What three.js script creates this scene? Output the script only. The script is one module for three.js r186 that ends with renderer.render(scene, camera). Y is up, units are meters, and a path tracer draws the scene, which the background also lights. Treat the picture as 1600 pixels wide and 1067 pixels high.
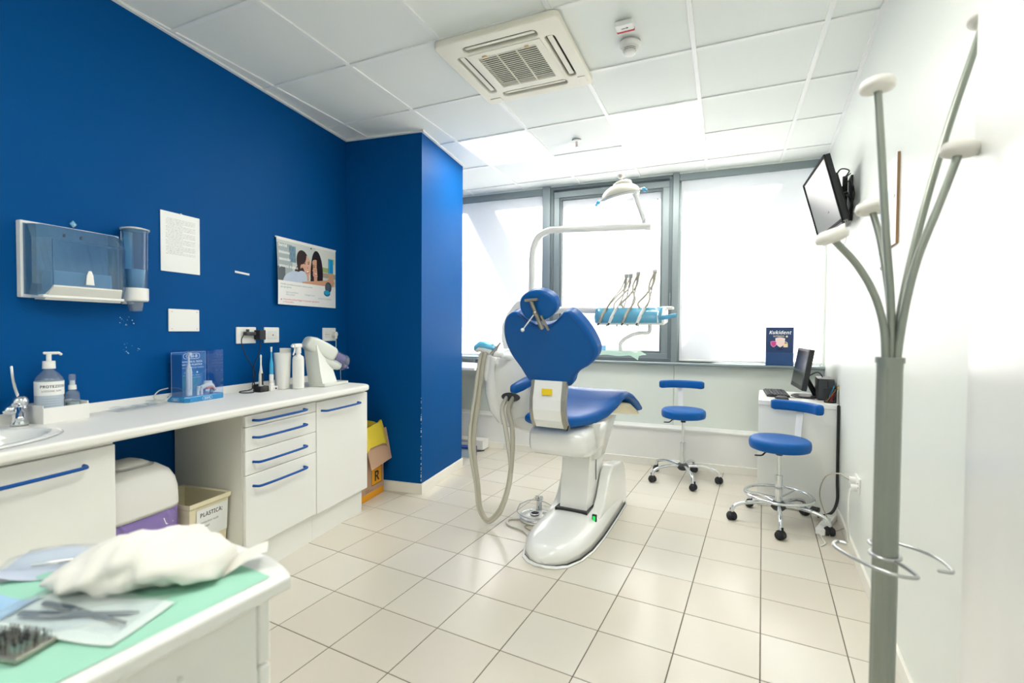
import * as THREE from 'three';
import { RoundedBoxGeometry } from 'three/addons/geometries/RoundedBoxGeometry.js';
import { mergeGeometries } from 'three/addons/utils/BufferGeometryUtils.js';
import { RectAreaLightUniformsLib } from 'three/addons/lights/RectAreaLightUniformsLib.js';

// ---------------------------------------------------------------- camera, sky, sun, lamps, exposure
const scene = new THREE.Scene();
const renderer = new THREE.WebGLRenderer({ antialias: true });
renderer.toneMapping = THREE.LinearToneMapping;
renderer.toneMappingExposure = 4.7;
renderer.shadowMap.enabled = true;
const camera = new THREE.PerspectiveCamera(2 * Math.atan(533.5 / 752) * 180 / Math.PI, 1600 / 1067, 0.05, 60);
camera.position.set(0, 1.26, 0);
camera.rotation.order = 'YXZ';
camera.rotation.set(-0.0236, 0.4802, 0.0068);
camera.focus = 3.6; camera.userData.fStop = 2.6;
scene.background = new THREE.Color().setRGB(0.2, 0.235, 0.28);
const sun = new THREE.DirectionalLight(0xfffaf4, 15);
sun.position.set(-3, 9.5, -11); sun.target.position.set(-1.5, 1.5, -4.8);
sun.shadow.radius = 3; sun.shadow.mapSize.set(2048, 2048);
Object.assign(sun.shadow.camera, { left: -6, right: 6, top: 6, bottom: -6, near: 0.5, far: 30 });
scene.add(sun, sun.target);
RectAreaLightUniformsLib.init();
const PANEL_LIGHT = 3.7;                                     // each 60 cm ceiling panel

// ---------------------------------------------------------------- helpers
const V = (x, y, z) => new THREE.Vector3(x, y, z);
let seed = 7; const rnd = () => { seed = (seed * 1664525 + 1013904223) >>> 0; return seed / 4294967296; };
const taken = new Map();
function numbered(n) { const k = taken.get(n) || 0; taken.set(n, k + 1); return k ? n + '_' + String(k).padStart(3, '0') : n; }
function tag(o, label, category, group) { o.userData.label = label; o.userData.category = category; if (group) o.userData.group = group; return o; }
function thing(name, label, category, pos = [0, 0, 0], turn = 0, group) {
  const o = new THREE.Group(); o.name = numbered(name); o.position.set(...pos); o.rotation.y = turn; scene.add(o); return tag(o, label, category, group);
}
function struct(name, pos = [0, 0, 0], turn = 0) {
  const o = new THREE.Group(); o.name = numbered(name); o.position.set(...pos); o.rotation.y = turn; o.userData.kind = 'structure'; scene.add(o); return o;
}
function part(name, geo, m, parent, pos, rot) {
  const o = new THREE.Mesh(Array.isArray(geo) ? merge(geo) : geo, m); o.name = name; if (parent === scene) o.name = numbered(name);
  if (pos) o.position.set(...pos); if (rot) o.rotation.set(...rot); parent.add(o); return o;
}
function flat(g) { const q = g.index ? g.toNonIndexed() : g; if (!q.attributes.uv) q.setAttribute('uv', new THREE.BufferAttribute(new Float32Array(q.attributes.position.count * 2), 2)); for (const k of Object.keys(q.attributes)) if (!['position', 'normal', 'uv'].includes(k)) q.deleteAttribute(k); q.groups.length = 0; return q; }
function merge(list) { return mergeGeometries(list.map(flat)); }
const tr = (g, x = 0, y = 0, z = 0) => g.translate(x, y, z);
const box = (w, h, d, x = 0, y = 0, z = 0) => tr(new THREE.BoxGeometry(w, h, d), x, y, z);
const rbox = (w, h, d, r, x = 0, y = 0, z = 0, s = 2) => tr(new RoundedBoxGeometry(w, h, d, s, Math.min(r, w / 2.01, h / 2.01, d / 2.01)), x, y, z);
const span = (x0, x1, y0, y1, z0, z1, r = 0) => r ? rbox(x1 - x0, y1 - y0, z1 - z0, r, (x0 + x1) / 2, (y0 + y1) / 2, (z0 + z1) / 2) : box(x1 - x0, y1 - y0, z1 - z0, (x0 + x1) / 2, (y0 + y1) / 2, (z0 + z1) / 2);
const cyl = (r0, r1, h, x = 0, y = 0, z = 0, n = 32) => tr(new THREE.CylinderGeometry(r0, r1, h, n), x, y, z);      // r0 top
const sph = (r, x = 0, y = 0, z = 0, n = 20) => tr(new THREE.SphereGeometry(r, n, Math.ceil(n * 0.7)), x, y, z);
const lathe = (pts, n = 36) => new THREE.LatheGeometry(pts.map(p => new THREE.Vector2(p[0], p[1])), n);
function tube(pts, r, seg = 40, rad = 10) {
  const v = pts.map(p => V(...p)), c = new THREE.CatmullRomCurve3(v, false, 'centripetal');
  return merge([new THREE.TubeGeometry(c, seg, r, rad), sph(r, ...pts[0], 10), sph(r, ...pts[pts.length - 1], 10)]);
}
function rod(a, b, r0, r1 = r0, n = 16) {                     // straight bar from a to b
  const A = V(...a), B = V(...b), d = B.clone().sub(A), g = new THREE.CylinderGeometry(r1, r0, d.length(), n);
  g.applyQuaternion(new THREE.Quaternion().setFromUnitVectors(V(0, 1, 0), d.clone().normalize()));
  const m = A.add(B).multiplyScalar(0.5); return g.translate(m.x, m.y, m.z);
}
function loft(rings, caps = true) {                           // rings of equal count, each closed
  const n = rings[0].length, pos = [], idx = [], uv = [];
  rings.forEach((r, i) => r.forEach((p, j) => { pos.push(...p); uv.push(j / n, i / (rings.length - 1)); }));
  for (let i = 0; i < rings.length - 1; i++) for (let j = 0; j < n; j++) { const a = i * n + j, b = i * n + (j + 1) % n, c = a + n, d = b + n; idx.push(a, b, c, b, d, c); }
  if (caps) for (const [i, flip] of [[0, 1], [rings.length - 1, 0]]) {
    const c = [0, 1, 2].map(k => rings[i].reduce((s, p) => s + p[k], 0) / n), at = pos.length / 3; pos.push(...c); uv.push(0.5, 0.5);
    for (let j = 0; j < n; j++) { const a = i * n + j, b = i * n + (j + 1) % n; flip ? idx.push(at, b, a) : idx.push(at, a, b); }
  }
  const g = new THREE.BufferGeometry(); g.setAttribute('position', new THREE.Float32BufferAttribute(pos, 3)); g.setAttribute('uv', new THREE.Float32BufferAttribute(uv, 2)); g.setIndex(idx); g.computeVertexNormals(); return g;
}
const sgp = (v, e) => Math.sign(v) * Math.pow(Math.abs(v), e);
function ringXY(cx, cy, z, a, b, e = 2.6, N = 28, f) { const o = []; for (let i = 0; i < N; i++) { const t = i / N * Math.PI * 2, x = a * sgp(Math.cos(t), 2 / e), y = b * sgp(Math.sin(t), 2 / e); o.push([cx + x, cy + y + (f ? f(x / a, y / b) : 0), z]); } return o; }
function ringXZ(cx, y, cz, a, b, e = 2.6, N = 28) { const o = []; for (let i = 0; i < N; i++) { const t = i / N * Math.PI * 2; o.push([cx + a * sgp(Math.cos(t), 2 / e), y, cz - b * sgp(Math.sin(t), 2 / e)]); } return o; }
function outline(pts, smooth = true) { const s = new THREE.Shape(); if (smooth) { const c = new THREE.CatmullRomCurve3(pts.map(p => V(p[0], p[1], 0)), true, 'centripetal').getPoints(pts.length * 6); s.setFromPoints(c.slice(0, -1).map(p => new THREE.Vector2(p.x, p.y))); } else s.setFromPoints(pts.map(p => new THREE.Vector2(...p))); return s; }
const extrude = (shape, depth, bevel = 0, seg = 3) => new THREE.ExtrudeGeometry(shape, { depth: depth - 2 * bevel, bevelEnabled: bevel > 0, bevelSize: bevel, bevelThickness: bevel, bevelOffset: -bevel, bevelSegments: seg, curveSegments: 24 }).translate(0, 0, bevel);
const tex = (w, h, draw) => { const c = document.createElement('canvas'); c.width = w; c.height = h; const g = c.getContext('2d'); draw(g, w, h); const t = new THREE.CanvasTexture(c); t.colorSpace = THREE.SRGBColorSpace; return t; };
function noiseTex(n, seed0, lo, hi, cells) {                  // layered value noise, tileable
  let s = seed0; const R = () => { s = (s * 1664525 + 1013904223) >>> 0; return s / 4294967296; };
  const f = new Float32Array(n * n); let sum = 0;
  for (const c of cells) {
    const g = Array.from({ length: c * c }, R), amp = 1 / Math.sqrt(c); sum += amp;
    for (let y = 0; y < n; y++) for (let x = 0; x < n; x++) {
      const u = x / n * c, v = y / n * c, i = u | 0, j = v | 0, a = u - i, b = v - j, sa = a * a * (3 - 2 * a), sb = b * b * (3 - 2 * b);
      const q = (p, r) => g[(r % c) * c + p % c];
      f[y * n + x] += amp * ((q(i, j) * (1 - sa) + q(i + 1, j) * sa) * (1 - sb) + (q(i, j + 1) * (1 - sa) + q(i + 1, j + 1) * sa) * sb);
    }
  }
  const d = new Uint8Array(n * n * 4); for (let i = 0; i < n * n; i++) { const k = Math.round(255 * (lo + (hi - lo) * f[i] / sum)); d.set([k, k, k, 255], i * 4); }
  const t = new THREE.DataTexture(d, n, n); t.magFilter = THREE.LinearFilter; t.minFilter = THREE.LinearFilter; t.wrapS = t.wrapT = THREE.RepeatWrapping; t.needsUpdate = true; return t;
}
const rep = (t, x, y) => { const c = t.clone(); c.repeat.set(x, y); c.needsUpdate = true; return c; };
const std = (color, roughness = 0.5, o = {}) => new THREE.MeshStandardMaterial({ color, roughness, ...o });
const phy = (color, roughness = 0.5, o = {}) => new THREE.MeshPhysicalMaterial({ color, roughness, ...o });

// ---------------------------------------------------------------- materials
const grain = noiseTex(256, 11, 0, 1, [8, 32, 128]);
const peel = rep(grain, 6, 4);
const M = {
  blueWall: phy(0x004f90, 0.5, { specularIntensity: 0.14, bumpMap: peel, bumpScale: 0.0006 }),
  whiteWall: std(0xebf0e9, 0.35, { bumpMap: peel, bumpScale: 0.0003 }),
  greyPanel: std(0xdbe2da, 0.5), boxing: std(0xf0f0ec, 0.45),
  skirting: std(0xf2f0e6, 0.4), ceilTile: std(0xf0f4f0, 0.9), ceilBar: std(0xf4f6f4, 0.45),
  alu: std(0x8b9698, 0.38, { metalness: 0.55 }), aluDark: std(0x6d787b, 0.4, { metalness: 0.5 }),
  blind: phy(0xfafafa, 1, { transmission: 0.5, thickness: 0, side: THREE.DoubleSide }),
  glass: phy(0xffffff, 0.02, { transmission: 1, thickness: 0, ior: 1.5 }),
  acrylic: phy(0xf4f8ff, 0.03, { transmission: 1, thickness: 0, ior: 1.49 }),
  grout: std(0x6e675a, 0.9),
  lacquer: phy(0xf5f6f1, 0.3, { clearcoat: 0.3, clearcoatRoughness: 0.2 }),
  carcass: std(0xe6e6de, 0.5), counter: phy(0xf1f1ec, 0.45, { specularIntensity: 0.5 }),
  ceramic: phy(0xeff2ef, 0.12, { clearcoat: 0.6 }),
  blueHandle: phy(0x14549f, 0.4, { specularIntensity: 0.4 }),
  vinyl: phy(0x045aa6, 0.42, { specularIntensity: 0.35, clearcoat: 0.16, clearcoatRoughness: 0.3, bumpMap: rep(grain, 8, 8), bumpScale: 0.0004 }),
  vinylSeam: std(0x0e478c, 0.5),
  chairWhite: phy(0xf6f7f4, 0.22, { clearcoat: 0.5, clearcoatRoughness: 0.15 }),
  plastic: std(0xf1f1ed, 0.4), plasticSoft: std(0xe6e7df, 0.55), lampShell: std(0xdcdacf, 0.45), cream: std(0xece4c4, 0.5),
  chrome: std(0xdfe2e4, 0.12, { metalness: 1 }), steel: std(0xb9bcbc, 0.3, { metalness: 1 }), satin: std(0xaaa79c, 0.42, { metalness: 0.8 }),
  black: std(0x1b1c1f, 0.45), rubber: std(0x242528, 0.7), darkGrey: std(0x3c3f42, 0.5),
  hose: std(0xb9b4a2, 0.55), hoseLight: std(0xc9c6b6, 0.5), cable: std(0xd8d6cc, 0.5),
  rackPaint: std(0x969d93, 0.35, { metalness: 0.45 }), knob: std(0xeeece4, 0.5),
  cyanFilm: phy(0x86d2ee, 0.15, { transmission: 0.5, thickness: 0 }),
  mint: std(0x9fe0c6, 0.85), pouch: phy(0xf2f7f8, 0.12, { transmission: 0.85, thickness: 0 }), pouchPaper: std(0xe4eaf0, 0.7),
  cotton: phy(0xe9e8e0, 0.95, { sheen: 0.2 }),
  smoke: phy(0x8fbcdc, 0.1, { transmission: 0.8, thickness: 0 }),
  yellow: std(0xf2d21d, 0.5), orange: std(0xf0a51c, 0.7), card: std(0xc7a285, 0.85), yellowBag: phy(0xe8cf3a, 0.3, { clearcoat: 0.4 }),
  purpleBag: phy(0x8d78bd, 0.28, { clearcoat: 0.5 }), teal: phy(0x1088c8, 0.3, { clearcoat: 0.4 }), cyan: std(0x3ab0e4, 0.4),
  purple: std(0x5a4b93, 0.4), acCream: std(0xf2eede, 0.5), acGrille: std(0xf0ecdc, 0.5), acDark: std(0x4a463c, 0.8), red: std(0xd2303c, 0.5),
  screenOff: phy(0x11141a, 0.2, {}), wood: std(0x9c7a55, 0.6),
  green: std(0x12b04a, 0.4, { emissive: 0x0a8a38, emissiveIntensity: 0.5 }), clearPlastic: phy(0xeaf0f4, 0.08, { transmission: 0.9, thickness: 0 }),
  panelGlow: std(0xffffff, 0.6, { emissive: 0xffffff, emissiveIntensity: 1.1 }),
};
const tileMats = [0xd9d3c4, 0xd7d1c2, 0xdad5c8, 0xd5cebf].map(c => phy(c, 0.3, { clearcoat: 0.25, clearcoatRoughness: 0.12 }));

// ---------------------------------------------------------------- frames of the room: the left wall, the window wall and the ceiling grid are each turned a little
const LT = 0.1836, LO = [-2.96, 0, -2.8], FT = 0.0997, FO = [0.455, 0, -4.917], CT = 0.0642, CH = 2.749, CO = [-2.705, CH, -1.985], RX = 0.475;
const inFrame = (o, t) => (x, y, z) => [o[0] + Math.cos(t) * x + Math.sin(t) * z, o[1] + y, o[2] - Math.sin(t) * x + Math.cos(t) * z];
const LW = inFrame(LO, LT), FW = inFrame(FO, FT), CW = inFrame(CO, CT);
const onLeft = (name, label, cat, x, y, z, group) => thing(name, label, cat, LW(x, y, z), LT, group);
const onWin = (name, label, cat, x, y, z, group) => thing(name, label, cat, FW(x, y, z), FT, group);
const inRoom = (x, z, m) => { const dx = x - LO[0], dz = z - LO[2], l = dx * Math.cos(LT) - dz * Math.sin(LT), fx = x - FO[0], fz = z - FO[2], f = fx * Math.sin(FT) + fz * Math.cos(FT); return l > -m && f > -m && x < RX + m && z < 1.35 + m; };
// ---------------------------------------------------------------- setting
{ // floor: grout bed with tiles
  const f = struct('floor');
  part('grout_bed', span(-4.4, 0.9, -0.25, -0.0018, -5.6, 1.8), M.grout, f);
  const T = 0.30292, q = new THREE.Shape(); const h = 0.1494; q.setFromPoints([[-h, -h], [h, -h], [h, h], [-h, h]].map(p => new THREE.Vector2(...p)));
  const g = new THREE.ExtrudeGeometry(q, { depth: 0.006, bevelEnabled: true, bevelSize: 0.0012, bevelOffset: -0.0012, bevelThickness: 0.0012, bevelSegments: 1 }).rotateX(-Math.PI / 2).translate(0, -0.0072, 0);
  for (let i = -5; i < 9; i++) for (let j = -10; j < 12; j++) {
    const x = -2.1085 + (i + 0.5) * T, z = -1.6364 - (j + 0.5) * T;
    if (inRoom(x, z, 0.18)) part('floor_tile', g, tileMats[(rnd() * 4) | 0], f, [x, 0, z]);
  }
}
{ // ceiling: grid runners, lay-in tiles, closed slab above
  const c = struct('ceiling', CO, CT), at = (x, z) => CW(x, 0, z);
  { const dx = FO[0] - CO[0], dz = FO[2] - CO[2]; part('slab', span(-4.7, 0.9, 0.12, 0.3, -0.14, 6.8).rotateY(FT - CT).translate(Math.cos(CT) * dx - Math.sin(CT) * dz, 0, Math.sin(CT) * dx + Math.cos(CT) * dz), M.ceilTile, c); }
  const cdx = FO[0] - CO[0], cdz = FO[2] - CO[2], fx0 = Math.cos(CT) * cdx - Math.sin(CT) * cdz, fz0 = Math.sin(CT) * cdx + Math.cos(CT) * cdz, edge = x => fz0 - Math.tan(FT - CT) * (x - fx0);   // the window wall, seen in the grid's own frame
  const gt = rbox(0.582, 0.016, 0.582, 0.003, 0, 0.016, 0, 1), lit = (i, k) => (k === 2 && (i === 1 || i === 3)) || (k === -2 && i === 3) || (k === -5 && i === 2);
  for (let i = -2; i < 7; i++) for (let k = -7; k < 6; k++) {
    const x = (i + 0.5) * 0.6, z = -(k + 0.5) * 0.6, w = at(x, z), e = edge(x + 0.3) + 0.02;
    if (!inRoom(w[0], w[2], 0.5) || lit(i, k) || z + 0.25 < e) continue;
    part('ceiling_tile', z - 0.291 > e ? gt : span(-0.291, 0.291, 0.008, 0.024, e - z, 0.291, 0.003), M.ceilTile, c, [x, 0, z]);
  }
  for (let i = -1; i < 7; i++) part('grid_runner', span(-0.012, 0.012, 0, 0.03, edge(i * 0.6) + 0.02, 4.1, 0.002), M.ceilBar, c, [i * 0.6, 0, 0]);
  const gc = span(-1.3, 4.2, 0.0012, 0.03, -0.012, 0.012, 0.002); for (let k = -6; k < 6; k++) if (-k * 0.6 > edge(-1.3) + 0.03) part('cross_runner', gc, M.ceilBar, c, [0, 0, -k * 0.6]);
}
{ // walls
  const wl = struct('wall_left', LO, LT); part('plaster', span(-0.16, 0, 0, 2.95, -2.35, 4.6), M.blueWall, wl);
  // scuffs and chipped paint below the dispensers
  const chip = new THREE.IcosahedronGeometry(0.004, 0); const chips = [];
  for (let i = 0; i < 26; i++) { const a = i < 14; const s = 0.15 + rnd() * 0.45; chips.push(chip.clone().scale(0.15, s * (0.5 + rnd()), s).translate(0, a ? 1.315 - rnd() * 0.05 : 1.13 + rnd() * 0.06, a ? 1.62 + rnd() * 0.08 : 1.58 + rnd() * 0.1)); }
  part('paint_chip', chips, M.whiteWall, wl);
  const wp = struct('wall_pillar', LO, LT); part('plaster', span(0, 0.668, 0, 2.95, -0.8, -0.01), M.blueWall, wp);
  const pc = []; for (let i = 0; i < 34; i++) { const y = 0.1 + Math.pow(rnd(), 1.4) * 0.66, h = 0.003 + rnd() * rnd() * 0.02, w = 0.0015 + rnd() * 0.003; pc.push(box(w, h, 0.0016, 0.668 - w / 2 + 0.0006, y, -0.01 + 0.0002), box(0.0012, h * 0.8, w * 0.6, 0.6684, y, -0.01 - w * 0.3)); }
  part('paint_chip', pc, M.whiteWall, wp);
  const wr = struct('wall_right'); part('plaster', span(RX, RX + 0.16, 0, 2.95, -5.3, 1.6), M.whiteWall, wr);
  const wb = struct('wall_back'); part('plaster', span(-2.9, 0.7, 0, 2.95, 1.35, 1.5), M.whiteWall, wb);
  const ww = struct('wall_window', FO, FT);
  part('parapet', span(-4.3, 0.1, 0, 0.935, -0.14, 0.0), M.greyPanel, ww);
  for (const [a, b] of [[-4.2, -2.51], [-2.504, -1.212], [-1.206, 0.03]]) part('parapet_panel', span(a, b, 0.34, 0.936, 0, 0.012, 0.002), M.greyPanel, ww);
  part('header', span(-4.4, 0.2, 2.738, 2.95, -0.14, 0.03), M.whiteWall, ww);
  part('jamb', span(0.0, 0.2, 0.9, 2.72, -0.14, 0.02), M.whiteWall, ww);
  part('jamb', span(-4.4, -3.72, 0.9, 2.72, -0.14, 0.02), M.whiteWall, ww);
  part('boxing', [span(-4.2, 0.05, 0, 0.345, 0.012, 0.178), span(-4.2, 0.05, 0.345, 0.362, 0.012, 0.19, 0.004)], M.boxing, ww);
  const sl = struct('trim_1', FO, FT); part('window_sill', span(-3.9, 0.018, 0.936, 0.966, -0.06, 0.075, 0.012), M.alu, sl);
}
{ // skirting and ceiling edge angles
  const b1 = struct('baseboard_pillar', LO, LT); part('front_board', span(0.3, 0.68, 0, 0.078, -0.012, 0.004, 0.002), M.skirting, b1); part('side_board', span(0.668, 0.682, 0, 0.078, -0.8, 0.004, 0.002), M.skirting, b1);
  const b2 = struct('baseboard_right'); part('board', span(RX - 0.013, RX, 0, 0.075, -4.7, 1.35, 0.002), M.skirting, b2);
  const b3 = struct('baseboard_window', FO, FT); for (const [a, b] of [[-3.9, -2.9], [-2.897, -1.42], [-1.417, 0.03]]) part('board', span(a, b, 0, 0.068, 0.176, 0.19, 0.002), M.skirting, b3);
  const b4 = struct('baseboard_left', LO, LT); part('board', span(0, 0.012, 0, 0.075, 0, 4.3), M.skirting, b4);
  const t2 = struct('trim_2', LO, LT); part('edge_angle', span(0, 0.02, CH - 0.004, CH + 0.02, 0, 4.3), M.ceilBar, t2); part('edge_angle', span(0, 0.69, CH - 0.004, CH + 0.02, -0.01, 0.011), M.ceilBar, t2); part('edge_angle', span(0.668, 0.688, CH - 0.004, CH + 0.02, -0.8, 0.011), M.ceilBar, t2);
  const t3 = struct('trim_3'); part('edge_angle', span(RX - 0.02, RX, CH - 0.004, CH + 0.02, -5, 1.35), M.ceilBar, t3);
}
{ // windows: two fixed lights either side of an opening sash
  const fr = (o, x0, x1, y0, y1, w, z0, z1, m, name) => { part(name, [span(x0, x1, y0, y0 + w, z0, z1, 0.003), span(x0, x1, y1 - w, y1, z0, z1, 0.003), span(x0, x0 + w, y0 + w, y1 - w, z0, z1, 0.003), span(x1 - w, x1, y0 + w, y1 - w, z0, z1, 0.003)], m, o); };
  const w1 = struct('window_1', FO, FT), w2 = struct('window_2', FO, FT), w3 = struct('window_3', FO, FT);
  for (const [o, a, b] of [[w1, -3.74, -2.52], [w3, -1.185, 0.015]]) { fr(o, a, b, 0.966, 2.738, 0.03, -0.09, -0.03, M.alu, 'frame'); part('pane', span(a + 0.02, b - 0.02, 0.98, 2.70, -0.066, -0.06), M.glass, o); }
  part('mullion', span(-2.53, -2.446, 0.96, 2.747, -0.09, 0.05, 0.004), M.alu, w1);
  part('mullion', span(-1.239, -1.181, 0.96, 2.747, -0.09, 0.05, 0.004), M.alu, w3);
  fr(w2, -2.446, -1.239, 0.966, 2.738, 0.032, -0.09, 0.035, M.aluDark, 'frame');
  fr(w2, -2.415, -1.27, 0.985, 2.69, 0.06, -0.09, 0.02, M.alu, 'sash'); fr(w2, -2.36, -1.322, 1.04, 2.635, 0.028, -0.09, 0.005, M.aluDark, 'glazing_bead');
  part('pane', span(-2.35, -1.33, 1.05, 2.62, -0.066, -0.06), M.glass, w2);
  const hd = part('handle', [span(-1.262, -1.24, 1.52, 1.64, 0.02, 0.035, 0.004), span(-1.258, -1.246, 1.5, 1.62, 0.045, 0.06, 0.004)], M.alu, w2);
  // roller blinds
  const blind = (label, a, b, y0, y1, z, cas) => {
    const o = onWin('roller_blind', label, 'blind', 0, 0, 0, 'white roller blinds');
    part('fabric', span(a, b, y0, y1, z - 0.0006, z + 0.0006), M.blind, o);
    part('bottom_bar', span(a, b, y0 - 0.012, y0 + 0.006, z - 0.006, z + 0.006, 0.004), M.plastic, o);
    if (cas) part('cassette', span(a - 0.015, b + 0.015, y1 - 0.004, 2.738, z - 0.03, z + 0.03, 0.004), M.alu, o);
    part('tension_clip', span(b - 0.05, b - 0.043, 2.50, 2.54, z + 0.003, z + 0.012, 0.002), M.darkGrey, o);
    for (let k = 1; k < 3; k++) part('fabric_seam', span(a + (b - a) * k / 3 - 0.001, a + (b - a) * k / 3 + 0.001, y0, y1, z + 0.0006, z + 0.0012), M.blind, o);
  };
  blind('white roller blind lowered in the window beside the blue pillar', -3.70, -2.545, 0.99, 2.675, 0.0, true);
  blind('white roller blind inside the grey opening sash behind the dental lamp', -2.34, -1.335, 1.055, 2.61, -0.03, false);
  blind('white roller blind lowered in the window behind the desk', -1.165, 0.0, 0.99, 2.682, 0.0, true);
  // slanting steel braces of the facade outside, which throw the diagonal shadows on the blinds
  const vb = onWin('facade_brace', 'V-shaped steel facade brace standing outside the windows', 'brace', 0, 0, -1.35);
  part('beam', rod([-3.84, 5, 0], [-2.45, 2.4, 0], 0.17, 0.17, 4), M.alu, vb); part('beam', rod([0.05, 5, 0], [-1.385, 2.4, 0], 0.17, 0.17, 4), M.alu, vb); part('tie_bar', span(-2.6, -1.25, 2.25, 2.42, -0.09, 0.09), M.alu, vb); for (const x of [-2.5, -1.35]) part('post', span(x - 0.09, x + 0.09, -0.25, 2.25, -0.09, 0.09), M.alu, vb);
}
{ // open white door leaf along the right wall, at the edge of the picture
  const d = struct('door_1', [0.382, 0, -1.335], -0.07);
  part('door_leaf', span(0, 0.04, 0.012, 2.1, 0, 0.82, 0.003), phy(0xf3f4ef, 0.28, { clearcoat: 0.5, clearcoatRoughness: 0.25 }), d);
  part('handle', [rod([-0.0, 1.02, 0.76], [-0.035, 1.02, 0.76], 0.009), rod([-0.035, 1.02, 0.76], [-0.035, 1.02, 0.65], 0.009), cyl(0.024, 0.024, 0.008).rotateZ(Math.PI / 2).translate(-0.003, 1.02, 0.76)], M.steel, d);
}
// ceiling panels: a glowing diffuser in a frame and its light
[[1, 2, 'square ceiling light panel nearer the blue pillar'], [3, 2, 'square ceiling light panel above the opening sash window'], [3, -2, 'square ceiling light panel overhead beside the coat stand'], [2, -5, 'square ceiling light panel by the back wall']].forEach(([i, k, label]) => {
  const o = thing('ceiling_light', label, 'light', CW((i + 0.5) * 0.6, 0, -(k + 0.5) * 0.6), CT, 'ceiling light panels');
  part('frame', [span(-0.288, 0.288, 0.006, 0.03, -0.288, -0.276), span(-0.288, 0.288, 0.006, 0.03, 0.276, 0.288), span(-0.288, -0.276, 0.006, 0.03, -0.276, 0.276), span(0.276, 0.288, 0.006, 0.03, -0.276, 0.276)], M.ceilBar, o);
  part('diffuser', span(-0.277, 0.277, 0.012, 0.024, -0.277, 0.277), M.panelGlow, o);
  const l = new THREE.RectAreaLight(0xfffaf0, PANEL_LIGHT, 0.55, 0.55); l.name = 'panel_light'; l.position.set(0, 0.009, 0); l.rotation.x = -Math.PI / 2; o.add(l);
});
{ // ceiling cassette air conditioner
  const o = thing('air_conditioner', 'cream square ceiling cassette air conditioner with louvred grille', 'air conditioner', [-1.227, CH, -2.407], CT);
  const pl = new THREE.Shape(); const R = 0.04, s = 0.34; pl.moveTo(-s + R, -s); pl.lineTo(s - R, -s); pl.quadraticCurveTo(s, -s, s, -s + R); pl.lineTo(s, s - R); pl.quadraticCurveTo(s, s, s - R, s); pl.lineTo(-s + R, s); pl.quadraticCurveTo(-s, s, -s, s - R); pl.lineTo(-s, -s + R); pl.quadraticCurveTo(-s, -s, -s + R, -s);
  const slotHole = (cx, cy, w, h) => { const p = new THREE.Path(), r = Math.min(w, h) / 2 * 0.98; p.moveTo(cx - w / 2 + r, cy - h / 2); p.lineTo(cx + w / 2 - r, cy - h / 2); p.quadraticCurveTo(cx + w / 2, cy - h / 2, cx + w / 2, cy - h / 2 + r); p.lineTo(cx + w / 2, cy + h / 2 - r); p.quadraticCurveTo(cx + w / 2, cy + h / 2, cx + w / 2 - r, cy + h / 2); p.lineTo(cx - w / 2 + r, cy + h / 2); p.quadraticCurveTo(cx - w / 2, cy + h / 2, cx - w / 2, cy + h / 2 - r); p.lineTo(cx - w / 2, cy - h / 2 + r); p.quadraticCurveTo(cx - w / 2, cy - h / 2, cx - w / 2 + r, cy - h / 2); return p; };
  const sq = new THREE.Path(); sq.setFromPoints([[-0.165, -0.165], [0.165, -0.165], [0.165, 0.165], [-0.165, 0.165]].map(p => new THREE.Vector2(...p)));
  pl.holes.push(slotHole(0, 0.25, 0.41, 0.054), slotHole(0, -0.25, 0.41, 0.054), slotHole(0.25, 0, 0.054, 0.41), slotHole(-0.25, 0, 0.054, 0.41), sq);
  part('fascia', new THREE.ExtrudeGeometry(pl, { depth: 0.022, bevelEnabled: true, bevelSize: 0.006, bevelOffset: -0.006, bevelThickness: 0.006, bevelSegments: 2, curveSegments: 8 }).rotateX(Math.PI / 2).translate(0, -0.006, 0), M.acCream, o);
  part('chamber', span(-0.32, 0.32, -0.008, 0.0, -0.32, 0.32), M.acDark, o);
  const fl = rbox(0.385, 0.006, 0.028, 0.003);
  for (const [x, z, r] of [[0, 0.25, 0], [0, -0.25, 0], [0.25, 0, 1], [-0.25, 0, 1]]) { const a = new THREE.Group(); part('air_flap', fl, M.acGrille, o, [x, -0.024, z], [r ? 0 : 0.25, r ? Math.PI / 2 : 0, r ? 0 : 0]); }
  const g = part('return_grille', [span(-0.205, 0.205, -0.036, -0.03, -0.205, -0.165), span(-0.205, 0.205, -0.036, -0.03, 0.165, 0.205), span(-0.205, -0.165, -0.036, -0.03, -0.165, 0.165), span(0.165, 0.205, -0.036, -0.03, -0.165, 0.165)], M.acCream, o);
  const lv = rbox(0.33, 0.004, 0.0105, 0.0015, 0, 0, 0, 1); for (let i = 0; i < 18; i++) part('louvre', lv, M.acGrille, g, [0, -0.034, -0.156 + i * 0.01835], [0.35, 0, 0]);
  for (const x of [-0.055, 0.055]) part('grille_bar', span(x - 0.003, x + 0.003, -0.0375, -0.031, -0.165, 0.165), M.acGrille, g);
  for (const x of [-0.12, 0.12]) part('latch', rbox(0.025, 0.006, 0.012, 0.002, x, -0.039, 0.172), std(0xd9bd92, 0.5), g);
  part('corner_cap', rbox(0.07, 0.008, 0.045, 0.002, -0.27, -0.0335, -0.295), M.acCream, o); part('corner_cap', rbox(0.045, 0.008, 0.07, 0.002, 0.295, -0.0335, -0.26), M.acCream, o);
}
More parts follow.
